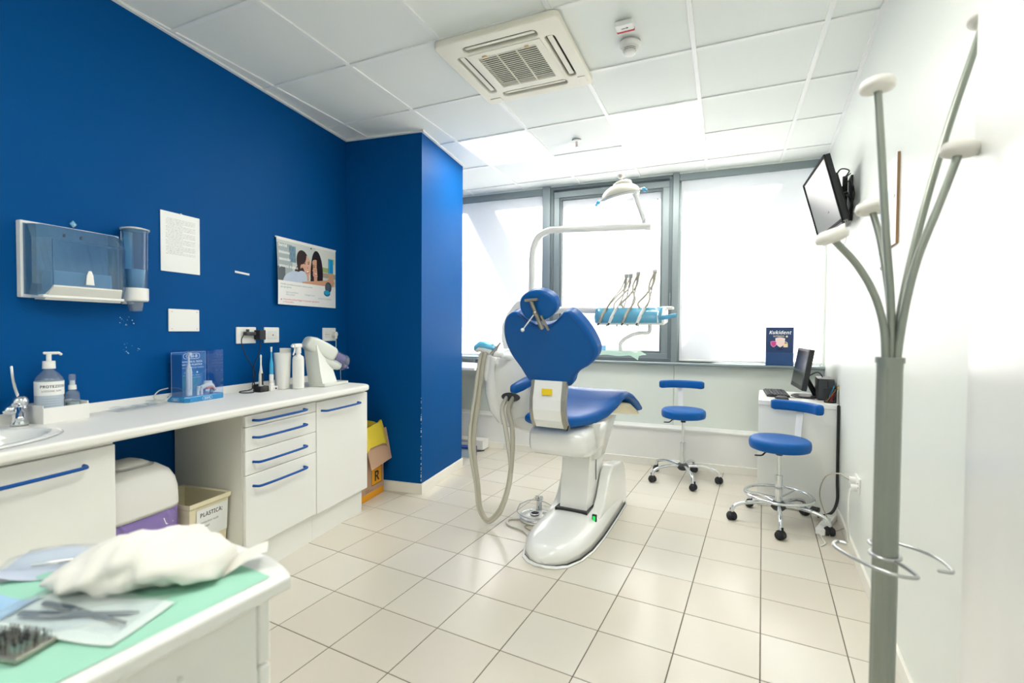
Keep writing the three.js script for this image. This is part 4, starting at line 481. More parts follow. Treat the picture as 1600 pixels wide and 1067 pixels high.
// ---------------------------------------------------------------- treatment unit on the far side of the chair
{
  const UX = -1.55, UZ = -3.12, U = (x, y, z) => [x - UX, y, z - UZ];
  const o = thing('treatment_unit', 'white dental treatment unit body with suction holder beside the chair', 'dental unit', [UX, 0, UZ]);
  part('housing', loft([[0.56, 0.05, 0.05, -1.6], [0.575, 0.1, 0.08, -1.59], [0.65, 0.15, 0.11, -1.575], [0.78, 0.185, 0.13, -1.565], [0.92, 0.2, 0.14, -1.56], [1.04, 0.185, 0.13, -1.55], [1.1, 0.15, 0.105, -1.54], [1.13, 0.09, 0.06, -1.53]].map(([y, a, b, cx]) => ringXZ(cx - UX, y, 0, a, b, 2.7, 36))), M.chairWhite, o);
  part('side_shell', loft([[0.6, -1.64, 0.035], [0.68, -1.7, 0.05], [0.8, -1.735, 0.05], [0.95, -1.75, 0.045], [1.05, -1.745, 0.03], [1.08, -1.735, 0.012]].map(([y, x, r]) => ringXZ(x - UX, y, 0.08, r, 0.06, 2.4, 20))), M.chairWhite, o);
  part('hose_port', loft([[0.02, 0.07, 0.03], [0.0, 0.075, 0.035]].map(([dz, a, b]) => { const r = []; for (let i = 0; i < 28; i++) { const t = i / 28 * Math.PI * 2; r.push([-1.565 - UX + a * Math.cos(t), 0.79 + b * Math.sin(t), 0.118 + dz]); } return r; }).reverse()), M.darkGrey, o);
  part('mount_arm', loft([-1.62, -1.45, -1.2].map((x, i) => { const r = []; for (let k = 0; k < 16; k++) { const t = k / 16 * Math.PI * 2; r.push([x - UX, 0.62 - i * 0.02 + 0.05 * sgp(Math.sin(t), 0.6), 0.03 + i * 0.05 - 0.05 * sgp(Math.cos(t), 0.6)]); } return r; })), M.chairWhite, o);
  part('under_arm', rod([-1.6 - UX, 0.6, 0], [-1.2 - UX, 0.6, 0.12], 0.03, 0.03), M.chairWhite, o);
  part('splash_fin', loft([[1.12, -1.655, 0.05, 0.006], [1.2, -1.66, 0.065, 0.006], [1.3, -1.655, 0.062, 0.006], [1.38, -1.63, 0.048, 0.006], [1.43, -1.605, 0.032, 0.006], [1.465, -1.575, 0.02, 0.006], [1.47, -1.56, 0.008, 0.005]].map(([y, x, a, b]) => { const r = []; for (let i = 0; i < 24; i++) { const t = i / 24 * Math.PI * 2, u = Math.cos(t); r.push([x - UX + a * u + 0.03 * (1 - u * u), y, -0.02 + (b + 0.001) * Math.sin(t) - 0.03 * (1 - u * u)]); } return r; })).rotateY(0), M.chairWhite, o);
  part('bowl', lathe([[0, 1.1], [0.05, 1.1], [0.09, 1.14], [0.1, 1.165], [0.095, 1.166], [0.085, 1.14], [0.045, 1.11], [0, 1.108]], 32).translate(-1.5 - UX, 0, -0.03), M.ceramic, o);
  const hb = part('suction_holder', [loft([[-1.80, 1.125, 0.03], [-1.77, 1.14, 0.042], [-1.72, 1.125, 0.04], [-1.66, 1.1, 0.035], [-1.6, 1.09, 0.03]].map(([x, y, r]) => { const q = []; for (let i = 0; i < 20; i++) { const t = i / 20 * Math.PI * 2; q.push([x - UX, y + r * 0.8 * Math.sin(t), 0.2 - r * Math.cos(t)]); } return q; })), loft([[1.12, -1.745, 0.03], [1.04, -1.735, 0.026], [0.95, -1.735, 0.018], [0.9, -1.73, 0.008]].map(([y, x, r]) => ringXZ(x - UX, y, 0.19, r, r, 2.2, 18))), rod([-1.6 - UX, 1.085, 0.2], [-1.55 - UX, 1.06, 0.08], 0.02)], M.chairWhite, o);
  part('film_cover', loft([[-1.808, 1.125, 0.034], [-1.77, 1.143, 0.045], [-1.715, 1.142, 0.042], [-1.66, 1.125, 0.03]].map(([x, y, r]) => { const q = []; for (let i = 0; i < 20; i++) { const t = i / 20 * Math.PI * 2; q.push([x - UX, y + 0.006 + r * 0.75 * Math.sin(t), 0.2 - r * 1.02 * Math.cos(t)]); } return q; })), M.cyanFilm, hb);
  for (const [x, h] of [[-1.71, 0], [-1.655, 0.008]]) part('suction_tip', [rod([x - UX - 0.01, 1.08 + h, 0.235], [x - UX + 0.025, 1.135 + h, 0.21], 0.014, 0.012), rod([x - UX + 0.025, 1.135 + h, 0.21], [x - UX + 0.045, 1.165 + h, 0.2], 0.009, 0.006)], M.satin, hb);
  // hoses hanging in a loop to the floor
  for (const [a, b, r, d, m] of [[-1.745, -1.595, 0.0145, 0, M.hoseLight], [-1.715, -1.545, 0.0155, 0.022, M.hose]]) part('suction_hose', tube([[a - UX, 1.09, 0.235], [a - UX - 0.004, 1.03, 0.25], [a - UX - 0.008, 0.8, 0.3], [a - UX - 0.004, 0.5, 0.37], [-1.66 - UX + d * 0.6, 0.24, 0.43], [-1.615 - UX + d * 0.4, 0.09 + d * 0.3, 0.46], [-1.54 - UX, 0.035 + d * 0.3, 0.48], [-1.47 - UX - d * 0.3, 0.09 + d * 0.3, 0.465], [-1.435 - UX - d * 0.2, 0.2, 0.43], [-1.43 - UX, 0.35, 0.38], [-1.47 - UX + (b + 1.545), 0.58, 0.28], [b - UX - 0.01, 0.72, 0.18], [b - UX, 0.79, 0.125]], r, 120, 12), m, o);
  // lamp post with swivel arm and operating lamp
  const LX = -1.505, l = thing('operating_lamp', 'white dental operating lamp on a long bent arm', 'lamp', [LX, 0, UZ - 0.08]); const Q = (x, y, z) => [x - LX, y, z - (UZ - 0.08)];
  const pole = []; pole.push(Q(-1.505, 1.08, -3.2), Q(-1.505, 1.4, -3.2), Q(-1.505, 1.7, -3.2), Q(-1.503, 1.8, -3.2), Q(-1.49, 1.88, -3.203), Q(-1.455, 1.945, -3.212), Q(-1.39, 1.98, -3.228), Q(-1.32, 1.985, -3.246), Q(-1.1, 1.985, -3.305), Q(-0.735, 1.985, -3.4));
  part('post', tube(pole, 0.0235, 120, 16), M.chairWhite, l); part('post_joint', [rod(Q(-1.505, 1.52, -3.2), Q(-1.505, 1.56, -3.2), 0.0245), rod(Q(-0.73, 1.985, -3.4), Q(-0.7, 1.985, -3.408), 0.026)], M.chairWhite, l);
  part('pivot', rod(Q(-0.745, 1.99, -3.397), Q(-0.745, 2.04, -3.397), 0.011), M.steel, l); part('spring_arm', tube([Q(-0.745, 2.035, -3.397), Q(-0.775, 2.12, -3.397), Q(-0.815, 2.225, -3.397), Q(-0.845, 2.275, -3.4)], 0.017, 24, 12), M.chairWhite, l);
  const h = part('lamp_head', new THREE.SphereGeometry(1, 36, 20, 0, Math.PI * 2, 0, Math.PI * 0.5).scale(0.175, 0.105, 0.13), M.lampShell, l, Q(-0.915, 2.222, -3.42)); h.rotation.set(0.12, -0.1, 0.14); h.scale.setScalar(0.8);
  part('reflector', [cyl(0.172, 0.165, 0.02, 0, -0.01, 0, 40).scale(1, 1, 0.69)], std(0xf7f8f8, 0.15), h); part('top_hump', loft([[0.07, 0.09, 0.06], [0.11, 0.08, 0.055], [0.125, 0.05, 0.035]].map(([y, a, b]) => ringXZ(0.03, y, 0, a, b, 2.4, 24))), M.lampShell, h);
  part('knob', [rod([0.03, 0.1, 0], [0.03, 0.145, 0], 0.007), sph(0.028, 0.03, 0.17, 0)], M.lampShell, h);
  for (const s of [-1, 1]) { const g = part('handle', [tube([[s * 0.16, 0.0, 0], [s * 0.19, 0.01, 0.0], [s * 0.215, 0.0, 0.01]], 0.008, 12, 8)], M.plastic, h); part('film_cover', [sph(0.018, s * 0.215, -0.002, 0.01), sph(0.013, s * 0.235, -0.02, 0.012)], M.cyanFilm, g); }
  // instrument table on its arm
  const TX = -0.8, TZ = -3.25, t = thing('instrument_table', 'dental instrument console with blue film cover and upright whip hoses', 'instrument table', [TX, 0, TZ]), S = (x, y, z) => [x - TX, y, z - TZ];
  part('support_arm', tube([S(-1.5, 1.36, -3.2), S(-1.3, 1.405, -3.22), S(-1.1, 1.405, -3.24), S(-0.95, 1.4, -3.25)], 0.024, 30, 14), M.chairWhite, t);
  const prof = (x, k) => [[x, 1.30, 0.06], [x, 1.315, 0.085 * k], [x, 1.36, 0.095 * k], [x, 1.405, 0.06 * k], [x, 1.42, -0.08 * k], [x, 1.39, -0.12 * k], [x, 1.32, -0.11 * k]].map(p => [p[0] - TX, p[1], p[2]]);
  part('console', loft([prof(-1.01, 0.9), prof(-0.985, 1), prof(-0.6, 1), prof(-0.565, 0.85)]), M.chairWhite, t);
  part('film_cover', loft([[-1.015, 0.95], [-0.98, 1.06], [-0.62, 1.06], [-0.575, 0.8]].map(([x, k]) => [[x, 1.312, 0.088 * k], [x, 1.36, 0.1 * k], [x, 1.41, 0.064 * k], [x, 1.423, -0.03 * k], [x, 1.418, -0.03], [x, 1.405, 0.058], [x, 1.358, 0.094], [x, 1.314, 0.082]].map(p => [p[0] - TX, p[1], p[2]]))), M.cyanFilm, t);
  part('back_ledge', span(-0.95, -0.53, 1.405, 1.425, -0.13, -0.05, 0.008).translate(-TX, 0, 0), M.plastic, t);
  part('handle', [tube([S(-0.58, 1.345, -3.17), S(-0.54, 1.35, -3.16), S(-0.49, 1.36, -3.16)], 0.014, 16, 10)], M.cyanFilm, t);
  [[-0.965, -0.835, 1.628, 0.085], [-0.895, -0.805, 1.628, 0.09], [-0.805, -0.755, 1.64, 0.1], [-0.71, -0.645, 1.65, 0.09]].forEach(([x0, x1, y1, z0], i) => {
    const w = part('whip_arm', [tube([S(x1 - 0.06, 1.415, -3.34), S(x1 - 0.035, 1.5, -3.335), S(x1 - 0.005, y1, -3.3)], 0.0045, 20, 8), rbox(0.028, 0.028, 0.02, 0.004, x1 - TX, y1 + 0.008, -0.05)], M.steel, t);
    part('hose', tube([S(x1 + 0.004, y1, -3.295), S(x1 - 0.005, y1 - 0.07, -3.28), S(x1 - 0.045, 1.5, -3.24), S(x1 - 0.09, 1.44, -3.21), S((x0 + x1) / 2 - 0.04, 1.41, -3.19)], i < 2 ? 0.005 : 0.007, 30, 8), M.hose, w);
    part('hose', tube([S(x1 - 0.004, y1, -3.295), S(x1 - 0.03, y1 - 0.08, -3.27), S(x0 + 0.05, 1.46, -3.2), S(x0 + 0.022, 1.4, -3.175)], i < 2 ? 0.0045 : 0.0065, 30, 8), M.hose, w);
    const hp = part('handpiece', [rod(S(x0 + 0.024, 1.41, -3.175), S(x0, 1.345, -3.145), 0.011, 0.0115), rod(S(x0, 1.345, -3.145), S(x0 - 0.012, 1.31, -3.135), 0.0115, 0.009)], i % 2 ? M.plastic : M.satin, t); part('tip', rod(S(x0 - 0.012, 1.31, -3.135), S(x0 - 0.018, 1.295, -3.13), 0.006, 0.005), M.darkGrey, hp);
  });
  for (let i = 0; i < 4; i++) part('clip', rbox(0.012, 0.018, 0.02, 0.003, -0.14 + i * 0.07, 1.298, 0.055), M.plasticSoft, t);
  part('tray_arm', tube([S(-0.665, 1.31, -3.25), S(-0.665, 1.262, -3.25), S(-0.675, 1.25, -3.25), S(-0.74, 1.245, -3.24), S(-0.81, 1.215, -3.22), S(-0.845, 1.175, -3.2), S(-0.845, 1.13, -3.2)], 0.0125, 50, 12), M.plastic, t);
  part('tray', span(-0.99, -0.74, 1.108, 1.122, -3.3, -3.1, 0.005).translate(-TX, 0, -TZ), M.plastic, t);
  const cl = thing('tray_cloth', 'pale green paper cloth draped over the small tray below the console', 'cloth', [-0.865, 1.123, -3.2]);
  { const g = new THREE.PlaneGeometry(0.33, 0.25, 30, 24).rotateX(-Math.PI / 2), q = g.attributes.position; for (let i = 0; i < q.count; i++) { const x = q.getX(i), z = q.getZ(i); q.setY(i, 0.002 - Math.max(0, Math.abs(x) - 0.115) * 0.5 - Math.max(0, z - 0.1) * 1.0 + 0.004 * Math.sin(x * 40) * Math.cos(z * 30)); } g.computeVertexNormals(); part('sheet', g, std(0xcfeedd, 0.85, { side: THREE.DoubleSide }), cl); }
  const bt = thing('film_packet', 'small clear film packet on the pale green tray cloth', 'packet', [-0.955, 1.128, -3.15]); part('packet', rbox(0.05, 0.035, 0.012, 0.004, 0, 0.018, 0), phy(0xaed4ee, 0.2, { transmission: 0.4, thickness: 0 }), bt);
  // foot control
  const f = thing('foot_control', 'chrome foot control with upright pedal and coiled cable on the floor', 'foot control', [-1.31, 0, -2.9]);
  part('plate', lathe([[0, 0], [0.115, 0], [0.118, 0.01], [0.11, 0.022], [0.085, 0.04], [0.05, 0.05], [0, 0.052]], 44), phy(0xeeeeea, 0.2, { clearcoat: 0.5 }), f); part('guard_ring', new THREE.TorusGeometry(0.115, 0.005, 10, 48).rotateX(Math.PI / 2).translate(0, 0.026, 0), M.chrome, f);
  part('pedal_disc', [cyl(0.026, 0.03, 0.012, 0, 0.054, 0.045), cyl(0.016, 0.016, 0.006, 0, 0.062, 0.045)], M.rubber, f); part('disc_rim', new THREE.TorusGeometry(0.029, 0.004, 8, 28).rotateX(Math.PI / 2).translate(0, 0.058, 0.045), M.chrome, f);
  part('post', [cyl(0.017, 0.02, 0.07, -0.005, 0.085, -0.035), rbox(0.05, 0.012, 0.03, 0.005, -0.005, 0.126, -0.035), cyl(0.013, 0.013, 0.02, -0.02, 0.134, -0.035), cyl(0.013, 0.013, 0.02, 0.01, 0.134, -0.035)], M.chrome, f);
  for (const s of [-1, 1]) part('foot_button', cyl(0.013, 0.015, 0.012, s * 0.05, 0.05, 0.0), M.chrome, f);
  part('cable_loop', tube([[-0.12, 0.09, 0.02], [-0.08, 0.1, -0.06], [0.02, 0.09, -0.09], [0.12, 0.07, -0.02], [0.1, 0.05, 0.05], [-0.02, 0.045, 0.11], [-0.11, 0.06, 0.08], [-0.125, 0.09, 0.01]], 0.003, 70, 8), M.steel, f);
  part('cable', tube([[-0.1, 0.008, 0.06], [-0.16, 0.007, 0.11], [-0.13, 0.007, 0.18], [0.0, 0.007, 0.22], [0.08, 0.007, 0.3], [0.13, 0.007, 0.37]], 0.0065, 60, 8), M.cable, f); part('cable', tube([[0, 0.006, 0.115], [-0.02, 0.005, 0.15], [0.05, 0.005, 0.19], [0.12, 0.005, 0.16]], 0.004, 40, 8), M.hose, f);
}
// ---------------------------------------------------------------- stools
function castor(parent, x, z, turn) {
  const c = part('castor', [lathe([[0, -0.03], [0.015, -0.03], [0.022, -0.026], [0.026, -0.018], [0.0265, -0.006], [0.02, -0.002], [0.02, 0.002], [0.0265, 0.006], [0.026, 0.018], [0.022, 0.026], [0.015, 0.03], [0, 0.03]], 26).rotateZ(Math.PI / 2).translate(0, 0.0265, 0), new THREE.CylinderGeometry(0.0285, 0.0285, 0.034, 20, 1, false, 0, Math.PI * 0.9).rotateZ(Math.PI / 2).rotateX(0.6).translate(0, 0.028, 0), cyl(0.007, 0.007, 0.03, 0, 0.06, 0.012)], M.rubber, parent, [x, 0, z], [0, turn, 0]); return c;
}
function stool(label, pos, turn, legs, legR, seatY, seatR, backTurn, back, ring) {
  const o = thing('swivel_stool', label, 'stool', pos, turn, 'blue swivel stools');
  const s = seatR; part('seat', lathe([[0, seatY - 0.075], [s * 0.9, seatY - 0.075], [s * 0.97, seatY - 0.07], [s, seatY - 0.055], [s * 1.005, seatY - 0.03], [s * 0.98, seatY - 0.012], [s * 0.9, seatY - 0.002], [s * 0.6, seatY - 0.001], [0, seatY - 0.006]], 56), M.vinyl, o);
  part('seat_plate', [cyl(0.09, 0.07, 0.012, 0, seatY - 0.081, 0), cyl(0.022, 0.02, 0.03, 0, seatY - 0.1, 0)], M.black, o);
  part('piston', cyl(0.0125, 0.0125, 0.2, 0, seatY - 0.2, 0, 20), M.chrome, o); part('column', [cyl(0.0215, 0.0225, 0.17, 0, 0.225, 0, 24), cyl(0.0235, 0.0235, 0.012, 0, 0.31, 0, 24)], M.chrome, o); part('hub', lathe([[0, 0.085], [0.03, 0.085], [0.048, 0.105], [0.05, 0.125], [0.03, 0.142], [0, 0.142]], 30), M.darkGrey, o);
  for (let i = 0; i < 5; i++) {
    const a = legs + i * Math.PI * 0.4, c = Math.sin(a), d = Math.cos(a), at = (r, y) => [c * r, y, d * r];
    const L = part('leg', tube([at(0.02, 0.118), at(legR * 0.4, 0.128), at(legR * 0.75, 0.118), at(legR * 0.95, 0.095), at(legR, 0.06)], 0.0125, 28, 12), M.chrome, o); castor(L, c * legR, d * legR, a + 0.9 + i);
  }
  part('height_lever', tube([[-0.02, seatY - 0.09, 0.02], [-0.08, seatY - 0.092, 0.06], [-0.1, seatY - 0.11, 0.075], [-0.14, seatY - 0.112, 0.09]], 0.005, 20, 8), M.black, o);
  // curved back pad on a flat upright
  const g = new THREE.Group(); g.name = 'back_support'; g.rotation.y = backTurn; o.add(g); const [rb, yb, w, h, th, half] = back;
  part('upright', loft([[seatY - 0.085, 0.04], [seatY - 0.083, s * 0.9], [seatY - 0.05, s + 0.035], [seatY + 0.05, s + 0.045], [yb, rb + 0.012]].map(([y, r], i) => [[-0.022, y, -r - 0.004], [0.022, y, -r - 0.004], [0.022, y - (i < 2 ? 0.008 : 0), -r + (i < 2 ? 0 : 0.004)], [-0.022, y - (i < 2 ? 0.008 : 0), -r + (i < 2 ? 0 : 0.004)]])), M.plastic, g);
  const rings = []; for (let i = 0; i <= 24; i++) { const a = -half + 2 * half * i / 24, R = rb, e = i === 0 || i === 24 ? 0.8 : 1; const q = []; for (let k = 0; k < 20; k++) { const t = k / 20 * Math.PI * 2, rr = R + e * th * 0.5 * sgp(Math.cos(t), 0.5), y = yb + e * h * 0.5 * sgp(Math.sin(t), 0.5); q.push([Math.sin(a) * rr, y, -Math.cos(a) * rr]); } rings.push(q); }
  part('back_pad', loft(rings).translate(0, 0, 0), M.vinyl, g);
  if (ring) { part('foot_ring', new THREE.TorusGeometry(0.2, 0.0095, 14, 72).rotateX(Math.PI / 2).translate(0, 0.185, 0), M.chrome, o); for (let i = 0; i < 3; i++) { const a = i * 2.094 + 0.5; part('ring_spoke', tube([[Math.sin(a) * 0.02, 0.165, Math.cos(a) * 0.02], [Math.sin(a) * 0.1, 0.172, Math.cos(a) * 0.1], [Math.sin(a) * 0.2, 0.185, Math.cos(a) * 0.2]], 0.006, 16, 8), M.chrome, o); } }
  return o;
}
stool('blue swivel stool below the window, with plain five-star chrome base', [-0.585, 0, -4.275], 0, 0.42, 0.285, 0.605, 0.178, 0.25, [0.235, 0.79, 0, 0.068, 0.04, 0.85], false);
stool('blue swivel stool in front of the white desk, with chrome foot ring', [0.11, 0, -3.615], 0, 0.02, 0.29, 0.563, 0.182, -0.55, [0.24, 0.752, 0, 0.07, 0.05, 0.75], true);
// ---------------------------------------------------------------- desk in the corner
{
  const DY = 0.768, o = thing('desk', 'plain white desk cabinet in the corner by the window', 'desk', [0.225, 0, -4.25]);
  part('top', span(-0.245, 0.243, DY - 0.035, DY, -0.33, 0.342, 0.004), M.lacquer, o); part('front_panel', span(-0.243, 0.24, 0.003, DY - 0.036, 0.318, 0.336, 0.002), M.lacquer, o);
  part('side_panel', span(-0.243, -0.225, 0.003, DY - 0.036, -0.33, 0.317), M.lacquer, o); part('side_panel', span(0.222, 0.24, 0.003, DY - 0.036, -0.33, 0.317), M.lacquer, o);
  const k = thing('keyboard', 'black computer keyboard on the white desk', 'keyboard', [0.1, DY, -4.33], 0.06);
  part('body', rbox(0.155, 0.016, 0.4, 0.005, 0, 0.009, 0), M.black, k, [0, 0, 0], [0, 0, 0]);
  const kg = rbox(0.0165, 0.007, 0.0165, 0.002, 0, 0, 0, 1); for (let r = 0; r < 6; r++) for (let c = 0; c < 19; c++) part('key', kg, M.darkGrey, k, [-0.058 + r * 0.0215, 0.019, -0.184 + c * 0.0205]);
  const m = thing('computer_mouse', 'black computer mouse at the desk front edge', 'mouse', [0.13, DY, -3.99], 0.5); part('shell', loft([[-0.055, 0.012, 0.008], [-0.05, 0.024, 0.018], [-0.02, 0.031, 0.028], [0.015, 0.032, 0.031], [0.045, 0.026, 0.022], [0.056, 0.012, 0.009]].map(([z, a, b]) => ringXY(0, b * 0.5, z, a, b * 0.5, 2.6, 20).reverse())), M.black, m); part('wheel', cyl(0.006, 0.006, 0.006).rotateZ(Math.PI / 2).translate(0, 0.026, -0.03), M.darkGrey, m); part('cord', tube([[0, 0.006, -0.055], [0.02, 0.004, -0.09], [0.1, 0.004, -0.1], [0.2, 0.004, -0.05], [0.24, 0.004, 0.0]], 0.002, 30, 6), M.black, m);
  const mon = thing('monitor', 'black flat computer monitor on a round foot, seen edge-on', 'monitor', [0.292, DY, -4.29], -1.47);
  part('foot', lathe([[0, 0], [0.115, 0], [0.115, 0.006], [0.1, 0.012], [0, 0.014]], 40).scale(1, 1, 0.8), M.black, mon); part('neck', rod([0, 0.01, -0.075], [0, 0.16, 0.0], 0.02, 0.016, 6), M.black, mon);
  const sc = new THREE.Group(); sc.name = 'screen_unit'; sc.position.set(0, 0.215, 0.02); sc.rotation.x = -0.16; mon.add(sc); part('bezel', rbox(0.46, 0.305, 0.035, 0.006), M.black, sc); part('screen', span(-0.212, 0.212, -0.12, 0.134, 0.0175, 0.0185), M.screenOff, sc);
  part('cable', tube([[0.02, 0.16, -0.02], [0.03, 0.19, -0.08], [0.05, 0.12, -0.12], [0.05, 0.02, -0.125]], 0.004, 30, 8), std(0x2a2f58, 0.5), mon);
  const pc = thing('desktop_computer', 'small black desktop computer behind the pen holder', 'computer', [0.41, DY, -4.22]); part('case', rbox(0.1, 0.155, 0.24, 0.004, 0, 0.079, 0), M.black, pc); part('front_panel', span(-0.046, 0.046, 0.01, 0.15, 0.12, 0.124, 0.002), M.darkGrey, pc);
  const pen = thing('pen_holder', 'black mesh pen holder on the front corner of the desk', 'pen holder', [0.425, DY, -4.0]);
  const wires = []; for (let i = 0; i < 30; i++) { const a = i / 30 * Math.PI * 2; wires.push(rod([Math.cos(a) * 0.036, 0.002, Math.sin(a) * 0.036], [Math.cos(a) * 0.038, 0.1, Math.sin(a) * 0.038], 0.0011, 0.0011, 5)); } for (let i = 0; i < 12; i++) wires.push(new THREE.TorusGeometry(0.0365 + i * 0.00013, 0.0011, 5, 36).rotateX(Math.PI / 2).translate(0, 0.005 + i * 0.0085, 0)); wires.push(new THREE.TorusGeometry(0.0382, 0.0025, 8, 36).rotateX(Math.PI / 2).translate(0, 0.1, 0), cyl(0.036, 0.036, 0.003, 0, 0.002, 0)); part('mesh_cup', wires, M.black, pen);
  [['black marker standing upright in the pen holder', M.black, [-0.012, 0.006, -0.01], [-0.014, 0.15, -0.016], 0.006], ['yellow pencil leaning in the pen holder', std(0xe2ab2b, 0.5), [-0.024, 0.006, 0.012], [0.05, 0.118, 0.0], 0.0035], ['light blue pen leaning in the pen holder', std(0x38a8d8, 0.4), [-0.015, 0.006, -0.02], [0.024, 0.122, 0.008], 0.0038], ['red and white pen low inside the pen holder', M.red, [0.0, 0.006, 0.02], [0.02, 0.07, 0.026], 0.0055], ['dark green pen leaning to the right in the pen holder', std(0x1e4a44, 0.5), [-0.004, 0.006, 0.0], [0.052, 0.125, -0.012], 0.0038]].forEach(([l, mm, a, b, r]) => { const p = thing('pen', l, 'pen', [0.425, DY, -4.0], 0, 'pens in the pen holder'); part('barrel', rod(a, b, r, r, 10), mm, p); part('tip', sph(r * 0.8, ...b, 8), M.black, p); });
  // cables and power strip beside the desk
  const sk = thing('wall_socket', 'white socket low on the white wall with two white plugs', 'socket', [RX, 0.4, -3.17]); part('plate', rbox(0.01, 0.08, 0.13, 0.004, -0.005, 0.04, 0), M.plastic, sk); part('plug', [cyl(0.018, 0.018, 0.03).rotateZ(Math.PI / 2).translate(-0.024, 0.05, -0.03), cyl(0.018, 0.018, 0.03).rotateZ(Math.PI / 2).translate(-0.024, 0.02, 0.02)], M.plastic, sk); part('pin_hole', [cyl(0.003, 0.003, 0.002, 0, 0, 0, 8).rotateZ(Math.PI / 2).translate(-0.0105, 0.05, 0.04), cyl(0.003, 0.003, 0.002, 0, 0, 0, 8).rotateZ(Math.PI / 2).translate(-0.0105, 0.03, 0.05)], M.darkGrey, sk);
  part('cord', tube([[-0.04, 0.05, -0.03], [-0.07, 0.05, -0.13], [-0.12, -0.04, -0.35], [-0.13, -0.2, -0.49], [-0.1, -0.3, -0.45], [-0.06, -0.37, -0.39], [-0.02, -0.33, -0.33]], 0.004, 60, 8), M.hose, sk);
  part('cord', tube([[-0.04, 0.01, 0.02], [-0.045, -0.04, 0.02], [-0.04, -0.2, -0.02], [-0.03, -0.3, -0.06]], 0.005, 30, 8), M.plastic, sk);
  const c3 = thing('computer_cable', 'thick black cable running down the desk side to the floor', 'cable', [RX, 0, -3.88]); part('cord', tube([[-0.012, 0.76, -0.02], [-0.012, 0.5, -0.01], [-0.012, 0.25, 0.0], [-0.014, 0.12, 0.02], [-0.05, 0.05, 0.06], [-0.12, 0.015, 0.06]], 0.009, 50, 10), M.black, c3);
  const ps = thing('power_strip', 'long white power strip lying on the floor behind the stool', 'power strip', [0.385, 0, -3.68], -0.28); part('body', rbox(0.055, 0.04, 0.36, 0.008, 0, 0.021, 0), M.plastic, ps); for (let i = 0; i < 4; i++) part('outlet', cyl(0.017, 0.017, 0.003, 0, 0.0415, -0.12 + i * 0.07, 20), M.plasticSoft, ps); part('cord', tube([[0, 0.02, 0.18], [0.02, 0.012, 0.24], [0.05, 0.006, 0.3], [0.04, 0.006, 0.36]], 0.004, 24, 8), M.plastic, ps);
  const ap = thing('power_adapter', 'small black adapter on the power strip behind the stool', 'plug', [0.33, 0.043, -3.8], -0.28); part('body', rbox(0.05, 0.03, 0.08, 0.005, 0, 0.016, 0), M.black, ap);
}
{ // advertising box on the sill
  const o = onWin('advertising_box', 'dark blue cardboard advertising box standing on the window sill', 'box', -0.33, 0.966, 0.048);
  const kt = tex(512, 760, (g, w, h) => {
    g.fillStyle = '#1c3a66'; g.fillRect(0, 0, w, h); g.fillStyle = '#234677'; g.fillRect(0, h * 0.66, w, h * 0.34); g.fillStyle = '#f2f5f8'; g.textAlign = 'center'; g.font = 'italic bold 96px sans-serif'; g.fillText('Kukident', w / 2, 132); g.font = 'bold 44px sans-serif'; g.fillStyle = '#e8d9b4'; g.fillText('ULTIMATE', w / 2 - 20, 190); g.beginPath(); g.arc(388, 178, 20, 0, 7); g.fill();
    const shield = (x, y, s, c, e) => { g.fillStyle = c; g.strokeStyle = e; g.lineWidth = 8; g.beginPath(); g.moveTo(x - s, y - s * 0.8); g.quadraticCurveTo(x, y - s * 1.15, x + s, y - s * 0.8); g.lineTo(x + s * 0.92, y + s * 0.25); g.quadraticCurveTo(x + s * 0.6, y + s * 0.9, x, y + s * 1.15); g.quadraticCurveTo(x - s * 0.6, y + s * 0.9, x - s * 0.92, y + s * 0.25); g.closePath(); g.fill(); g.stroke(); };
    shield(265, 290, 88, '#f3d9d2', '#fbeeea'); shield(140, 330, 54, '#d3408c', '#f0b8d4'); g.fillStyle = '#f0d9ac'; g.fillRect(325, 320, 84, 74); g.strokeStyle = '#f0d9ac'; g.lineWidth = 14; g.beginPath(); g.arc(367, 320, 30, Math.PI, 0); g.stroke(); g.fillStyle = '#122743'; g.beginPath(); g.ellipse(262, 436, 66, 22, 0, 0, 7); g.fill(); });
  part('carton', span(-0.107, 0.107, 0, 0.335, -0.014, 0.012), std(0x1c3a66, 0.5), o); part('front_print', new THREE.PlaneGeometry(0.21, 0.33), std(0xffffff, 0.45, { map: kt }), o, [0, 0.167, 0.0126]); part('pocket', span(-0.107, 0.107, 0, 0.11, 0.013, 0.022), std(0x24497c, 0.5), o);
}
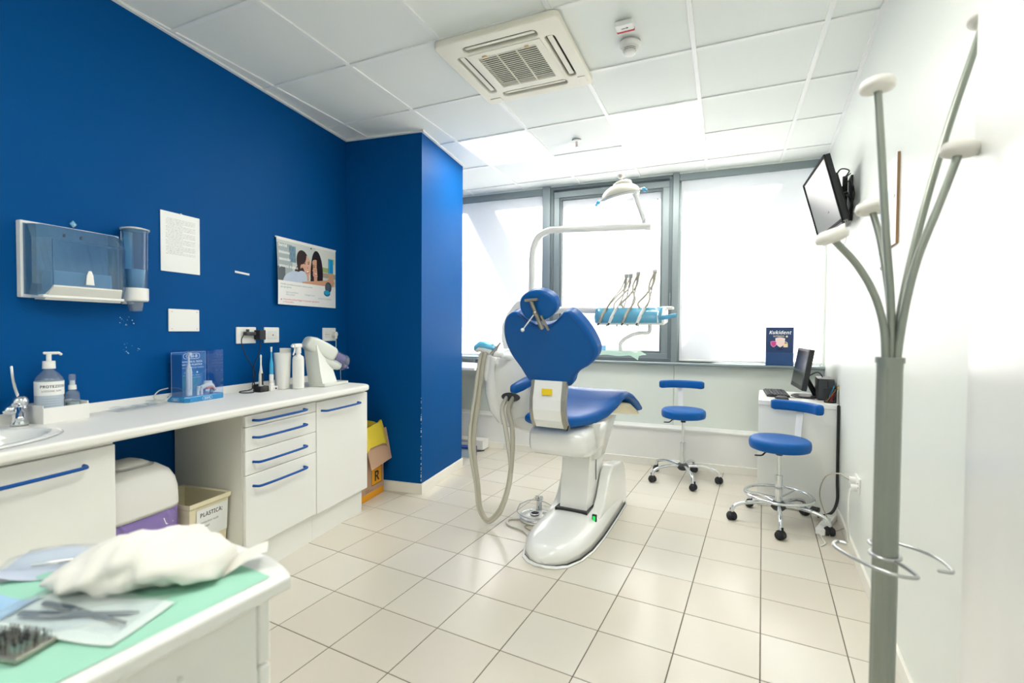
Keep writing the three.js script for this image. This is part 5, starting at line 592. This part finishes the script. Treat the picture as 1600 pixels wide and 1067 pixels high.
// ---------------------------------------------------------------- right wall
{
  const t = thing('wall_television', 'flat black television tilted down on a bracket on the white wall', 'television', [RX, 2.105, -3.69]);
  const s = new THREE.Group(); s.name = 'screen_unit'; s.position.set(0.318 - RX, 0, 0); s.rotation.order = 'YXZ'; s.rotation.set(0.257, -1.492, -0.022); t.add(s);
  part('case', [rbox(0.7, 0.4, 0.03, 0.006, 0, 0, -0.017), rbox(0.6, 0.26, 0.03, 0.01, 0, -0.04, -0.04)], M.black, s); part('screen', span(-0.335, 0.335, -0.182, 0.185, -0.003, -0.001), M.screenOff, s); part('bezel', [span(-0.35, 0.35, -0.2, -0.186, -0.004, 0.004), span(-0.35, 0.35, 0.189, 0.2, -0.004, 0.004), span(-0.35, -0.339, -0.186, 0.189, -0.004, 0.004), span(0.339, 0.35, -0.186, 0.189, -0.004, 0.004)], std(0x0c0d10, 0.9), s); part('sensor', rbox(0.04, 0.012, 0.012, 0.003, 0.3, -0.206, -0.006), M.darkGrey, s);
  part('wall_plate', [span(-0.012, 0, -0.16, 0.12, -0.1, 0.1, 0.002), rod([-0.03, -0.15, 0.0], [-0.03, 0.14, 0.0], 0.014)], M.black, t); part('bracket_arm', [rod([-0.02, 0.02, 0.06], [-0.12, 0.0, 0.05], 0.014, 0.014, 4), rod([-0.02, 0.02, -0.06], [-0.12, 0.0, -0.05], 0.014, 0.014, 4), span(-0.125, -0.1, -0.1, 0.1, -0.1, 0.1, 0.003)], M.black, t);
  part('cable', tube([[-0.1, 0.1, 0.12], [-0.07, 0.15, 0.14], [-0.03, 0.13, 0.16], [-0.05, 0.09, 0.17], [-0.02, 0.12, 0.13]], 0.004, 40, 8), M.black, t); part('cable', tube([[-0.09, -0.05, 0.1], [-0.04, -0.02, 0.17], [-0.015, -0.09, 0.2], [-0.03, -0.16, 0.17], [-0.07, -0.12, 0.12]], 0.005, 40, 8), M.black, t); part('cable', tube([[-0.08, 0.02, 0.1], [-0.03, 0.06, 0.19], [-0.01, -0.03, 0.22], [-0.03, -0.12, 0.21], [-0.04, -0.17, 0.16]], 0.004, 40, 8), M.black, t);
  part('wire', tube([[-0.05, -0.18, 0.22], [-0.045, -0.3, 0.2], [-0.1, -0.33, 0.05], [-0.12, -0.31, -0.02]], 0.002, 30, 6), M.cable, t);
  const f = thing('framed_picture', 'pale blue and white picture mounted on a brown-edged board on the white wall', 'picture', [RX, 1.62, -2.6]);
  part('board', span(-0.009, 0, 0, 0.364, -0.16, 0.17), M.wood, f); part('corner_clip', rbox(0.006, 0.014, 0.012, 0.002, -0.016, 0.19, 0.166), M.plastic, f);
  const ft = tex(256, 256, (g, w, h) => { g.fillStyle = '#f1f6f8'; g.fillRect(0, 0, w, h); g.fillStyle = '#9cc7dc'; g.beginPath(); g.moveTo(20, 30); g.lineTo(150, 90); g.lineTo(150, 170); g.lineTo(20, 150); g.fill(); g.fillStyle = '#c8dfea'; g.fillRect(170, 60, 60, 140); }); part('print', new THREE.PlaneGeometry(0.33, 0.364), std(0xffffff, 0.3, { map: ft }), f, [-0.0095, 0.182, 0.005], [0, -Math.PI / 2, 0]);
  for (const [z, y, l] of [[-2.62, 1.54, 'small dark wall clip just below the framed picture'], [-2.9, 1.47, 'small dark wall clip farther below the framed picture']]) { const h = thing('wall_clip', l, 'clip', [RX, y, z]); part('clip', tube([[-0.002, 0, 0], [-0.018, 0.008, 0.01], [-0.02, 0.0, -0.012], [-0.008, -0.012, -0.02]], 0.0025, 16, 6), M.darkGrey, h); }
}
{ // coat stand
  const X = 0.247, Z = -1.312, o = thing('coat_stand', 'grey metal coat stand with curved arms and white knobs', 'coat stand', [X, 0, Z]), p = a => [a[0] - X, a[1], a[2] - Z];
  const fl = new THREE.Shape(); for (let i = 0; i <= 48; i++) { const a = i / 48 * Math.PI * 2, r = 0.0235 - 0.0012 * Math.pow(Math.abs(Math.sin(a * 4)), 6); i ? fl.lineTo(Math.cos(a) * r, Math.sin(a) * r) : fl.moveTo(Math.cos(a) * r, Math.sin(a) * r); }
  part('pole', extrude(fl, 1.17).rotateX(-Math.PI / 2).translate(0, 0.025, 0), M.rackPaint, o); part('collar', [cyl(0.0265, 0.0265, 0.012, 0, 1.2, 0, 36), cyl(0.024, 0.024, 0.012, 0, 1.19, 0, 36)], M.rackPaint, o); part('base', lathe([[0, 0], [0.19, 0], [0.19, 0.012], [0.17, 0.02], [0.03, 0.028], [0, 0.028]], 48), M.rackPaint, o);
  [[[0.249, 1.195, -1.312], [0.247, 1.316, -1.314], [0.234, 1.483, -1.312], [0.223, 1.65, -1.311], [0.213, 1.79, -1.309]], [[0.256, 1.195, -1.317], [0.267, 1.316, -1.325], [0.297, 1.471, -1.356], [0.357, 1.706, -1.416], [0.438, 1.975, -1.49]], [[0.258, 1.195, -1.31], [0.267, 1.288, -1.308], [0.286, 1.409, -1.303], [0.32, 1.526, -1.302], [0.351, 1.629, -1.309]], [[0.249, 1.195, -1.323], [0.253, 1.303, -1.351], [0.25, 1.408, -1.397], [0.241, 1.487, -1.417], [0.229, 1.552, -1.435]], [[0.239, 1.195, -1.307], [0.233, 1.274, -1.306], [0.216, 1.344, -1.31], [0.184, 1.409, -1.307], [0.138, 1.467, -1.295]]].forEach(pts => {
    const q = pts.map(p), a = part('arm', tube(q, 0.0078, 50, 12), M.rackPaint, o), d = V(...q[4]).sub(V(...q[3])).normalize(), k = part('knob', lathe([[0, 0.018], [0.018, 0.017], [0.03, 0.011], [0.034, 0], [0.031, -0.009], [0.018, -0.013], [0, -0.014]], 32), M.knob, a, V(...q[4]).addScaledVector(d, 0.008).toArray()); k.quaternion.setFromUnitVectors(V(0, 1, 0), d.clone().lerp(V(0, 1, 0), 0.55).normalize());
  });
  part('umbrella_ring', [new THREE.TorusGeometry(0.0265, 0.004, 10, 40).rotateX(Math.PI / 2).translate(0, 0.77, 0), tube([[0.18, 0.77, -1.341], [0.164, 0.77, -1.345], [0.154, 0.77, -1.318], [0.18, 0.77, -1.266], [0.222, 0.77, -1.225], [0.257, 0.77, -1.212], [0.283, 0.77, -1.22], [0.276, 0.77, -1.254], [0.261, 0.77, -1.283]].map(p), 0.0038, 90, 10), tube([[0.242, 0.77, -1.337], [0.229, 0.77, -1.38], [0.254, 0.77, -1.405], [0.305, 0.77, -1.39], [0.342, 0.77, -1.353], [0.355, 0.77, -1.306], [0.352, 0.77, -1.281], [0.331, 0.77, -1.278]].map(p), 0.0038, 90, 10)], M.steel, o);
}
// ---------------------------------------------------------------- foreground trolley with instruments
const TY = 0.82;
{
  const o = thing('instrument_trolley', 'white drawer trolley in the left foreground covered with a green sheet', 'trolley', [-0.965, 0, -0.3]);
  const s = new THREE.Shape(); s.moveTo(-0.225, 0.25); s.lineTo(-0.225, -0.24); s.quadraticCurveTo(-0.2, -0.285, -0.1, -0.298); s.quadraticCurveTo(0.04, -0.312, 0.13, -0.302); s.quadraticCurveTo(0.2, -0.29, 0.225, -0.272); s.lineTo(0.225, 0.25); s.closePath();
  part('top', new THREE.ExtrudeGeometry(s, { depth: 0.014, bevelEnabled: true, bevelSize: 0.006, bevelOffset: -0.006, bevelThickness: 0.006, bevelSegments: 3, curveSegments: 16 }).rotateX(Math.PI / 2).translate(0, TY - 0.006, 0), M.lacquer, o);
  part('body', span(-0.2, 0.2, 0.09, TY - 0.026, -0.225, 0.235, 0.004), M.lacquer, o); for (const [a, b] of [[0.672, 0.785], [0.55, 0.668], [0.43, 0.546], [0.1, 0.426]]) part('drawer', span(-0.198, 0.198, a, b, -0.252, -0.227, 0.006), M.lacquer, o);
  for (const x of [-0.17, 0.17]) for (const z of [-0.19, 0.2]) castor(o, x, z, 0.4);
  part('cover_cap', [cyl(0.007, 0.007, 0.003, 0, 0, 0, 16).rotateZ(Math.PI / 2).translate(0.2012, 0.715, -0.05), cyl(0.004, 0.004, 0.003, 0, 0, 0, 12).rotateZ(Math.PI / 2).translate(0.2012, 0.735, -0.1)], M.plasticSoft, o);
}
const drape = (w, d, nx, nz, f) => { const g = new THREE.PlaneGeometry(w, d, nx, nz).rotateX(-Math.PI / 2), q = g.attributes.position; for (let i = 0; i < q.count; i++) { const x = q.getX(i), z = q.getZ(i); q.setY(i, f(x, z)); } g.computeVertexNormals(); return g; };
const two = m => { const c = m.clone(); c.side = THREE.DoubleSide; return c; };
{
  const gs = thing('green_sheet', 'mint green paper sheet spread over the trolley top', 'sheet', [-0.955, TY, -0.33]); part('paper', drape(0.38, 0.44, 24, 28, (x, z) => 0.0015 + 0.0012 * Math.sin(x * 30 + z * 12)), two(std(0xa0d6c0, 0.85)), gs);
  // lumpy white dressing pack
  const b = thing('dressing_pack', 'crumpled white dressing pack lying on the green sheet', 'pack', [-0.955, TY + 0.002, -0.445], 0.62);
  const rings = []; for (let i = 0; i <= 26; i++) { const u = i / 26, x = -0.135 + u * 0.27, w = 0.082 * Math.pow(Math.sin(Math.PI * Math.min(0.97, 0.06 + u * 0.86)), 0.6) + 0.008, h = 0.034 * Math.pow(Math.sin(Math.PI * Math.min(0.98, 0.05 + u * 0.84)), 0.7) + 0.003; const r = []; for (let k = 0; k < 40; k++) { const t = k / 40 * Math.PI * 2, n = 1 + 0.09 * Math.sin(3 * t + u * 9) + 0.07 * Math.sin(5 * t - u * 17) + 0.05 * Math.sin(u * 40 + t * 2); r.push([x, Math.max(0.0005, h * (1 + Math.sin(t) * n)), w * Math.cos(t) * n]); } rings.push(r); }
  part('wrapping', loft(rings), M.cotton, b); part('corner_fold', drape(0.09, 0.06, 8, 6, (x, z) => 0.012 + 0.02 * Math.sin(x * 40) * (0.5 + z * 5) + x * 0.12), two(M.cotton), b, [0.15, 0.004, -0.015], [0, 0.3, 0]);
  const l = thing('wrapped_set', 'pale lilac wrapped instrument set at the back of the trolley', 'packet', [-1.1, TY + 0.002, -0.43], 0.75); part('paper_back', drape(0.26, 0.12, 26, 12, (x, z) => 0.008 + 0.005 * Math.sin(x * 45 + z * 22) + 0.004 * Math.cos(z * 60 - x * 18)), two(std(0xcfd6e6, 0.6)), l); part('film', drape(0.25, 0.1, 26, 12, (x, z) => 0.017 + 0.005 * Math.sin(x * 45 + z * 22) + 0.003 * Math.sin(z * 90 + x * 40)), two(M.pouch), l); part('instrument', rod([-0.09, 0.009, 0.01], [0.08, 0.011, -0.01], 0.004), M.steel, l);
  const p = thing('sterile_pouch', 'clear sterile pouch with dark forceps on the green sheet', 'pouch', [-0.905, TY + 0.002, -0.335], 0.35); part('paper_back', drape(0.22, 0.105, 24, 12, (x, z) => 0.003 + 0.002 * Math.sin(x * 40 + z * 30)), two(std(0xe6efec, 0.7)), p); part('film', drape(0.215, 0.1, 24, 12, (x, z) => 0.014 + 0.004 * Math.sin(x * 50 + z * 33) * Math.cos(z * 60)), two(M.pouch), p);
  part('forceps', [loft([[-0.085, 0.006], [-0.03, 0.006], [0.03, 0.005], [0.07, 0.004], [0.085, 0.002]].map(([x, r], i) => { const q = []; for (let k = 0; k < 12; k++) { const t = k / 12 * Math.PI * 2; q.push([x, 0.0085 + r * 0.6 * Math.sin(t), 0.014 * Math.cos(i * 0.8) + r * Math.cos(t)]); } return q; })), loft([[-0.08, 0.005], [-0.03, 0.006], [0.03, 0.005], [0.09, 0.003]].map(([x, r], i) => { const q = []; for (let k = 0; k < 12; k++) { const t = k / 12 * Math.PI * 2; q.push([x, 0.0085 + r * 0.6 * Math.sin(t), -0.014 * Math.cos(i * 0.9) + r * Math.cos(t)]); } return q; })), sph(0.007, -0.01, 0.009, 0, 10)], std(0x6f7c84, 0.35, { metalness: 0.7 }), p);
  const c = thing('film_packet', 'light blue film packet at the left edge of the trolley', 'packet', [-1.03, TY + 0.002, -0.27], 0.4); part('packet', drape(0.08, 0.09, 10, 10, (x, z) => 0.006 + 0.004 * Math.sin(x * 60 + z * 40)), two(std(0xa8cdea, 0.4)), c);
  // bur block
  const k = thing('bur_block', 'steel block full of upright dental burs in the foreground', 'bur block', [-0.895, TY + 0.003, -0.258], 0.3); part('block', rbox(0.085, 0.008, 0.05, 0.002, 0, 0.004, 0), M.satin, k);
  const bg = merge([cyl(0.0008, 0.0008, 0.01, 0, 0.005, 0, 6), cyl(0.0014, 0.001, 0.004, 0, 0.011, 0, 6)]); for (let i = 0; i < 13; i++) for (let j = 0; j < 7; j++) if (rnd() < 0.9) part('bur', bg, [M.satin, M.steel, M.darkGrey][(rnd() * 3) | 0], k, [-0.038 + i * 0.0063, 0.007, -0.02 + j * 0.0067]);
}
// ---------------------------------------------------------------- alcove behind the pillar
{
  const o = thing('side_counter', 'white side counter in the alcove behind the blue pillar', 'counter', FW(-3.32, 0, 0.5), FT); part('top', span(-0.3, 0.36, 0.872, 0.902, -0.43, 0.25, 0.008), M.lacquer, o); part('bracket', [span(-0.28, -0.26, 0.37, 0.872, -0.4, 0.2)], M.carcass, o); part('cross_rail', span(-0.26, 0.3, 0.8, 0.872, -0.42, -0.4), M.carcass, o);
  const g = thing('protective_glasses', 'dark protective glasses on the side counter behind the pillar', 'glasses', FW(-3.12, 0.902, 0.3), FT + 0.2); part('lens', [rbox(0.05, 0.032, 0.008, 0.006, -0.03, 0.03, 0), rbox(0.05, 0.032, 0.008, 0.006, 0.03, 0.03, 0)], M.darkGrey, g); part('frame', [tube([[-0.058, 0.04, 0], [-0.062, 0.036, -0.05], [-0.06, 0.005, -0.12]], 0.003, 16, 6), tube([[0.058, 0.04, 0], [0.062, 0.036, -0.05], [0.06, 0.005, -0.12]], 0.003, 16, 6), rod([-0.01, 0.04, 0], [0.01, 0.04, 0], 0.003)], M.plastic, g);
  const c = thing('folded_towel', 'white folded towel on the side counter behind the pillar', 'towel', FW(-3.1, 0.902, 0.15), FT); part('cloth', rbox(0.2, 0.045, 0.12, 0.02, 0, 0.023, 0), std(0xe8eff2, 0.95), c); part('fold', tube([[-0.09, 0.05, 0.05], [0, 0.056, 0.055], [0.08, 0.046, 0.06]], 0.008, 16, 8), std(0xe8eff2, 0.95), c);
  const b = thing('step_stool', 'small blue and white plastic step by the foot of the pillar', 'step', [-2.6, 0, -4.03], LT); part('board', span(-0.1, 0.09, 0.088, 0.1, -0.05, 0.05, 0.003), std(0x1c3fa0, 0.5), b); part('side', span(0.055, 0.09, 0.0, 0.09, -0.05, 0.05, 0.003), std(0x1c3fa0, 0.5), b); part('tray', span(-0.1, 0.045, 0.0, 0.08, -0.04, 0.04, 0.003), std(0xc4d6e8, 0.4), b);
  const w = thing('wall_duct', 'low white cable box against the window wall behind the pillar', 'box', FW(-3.3, 0, 0.3), FT); part('box', span(-0.3, 0.24, 0.012, 0.11, -0.1, 0.05, 0.004), M.plastic, w); part('vent', [0, 1].map(i => span(-0.2, 0.1, 0.085 + i * 0.008, 0.088 + i * 0.008, 0.05, 0.0505)), M.darkGrey, w); part('cord', tube([[-0.25, 0.005, 0.1], [0.1, 0.005, 0.11], [0.2, 0.006, 0.08], [0.25, 0.01, 0.04]], 0.005, 24, 8), M.black, w);
}
scene.traverse(o => { if (o.isMesh || o.isDirectionalLight) { o.castShadow = true; o.receiveShadow = true; } });
renderer.render(scene, camera);
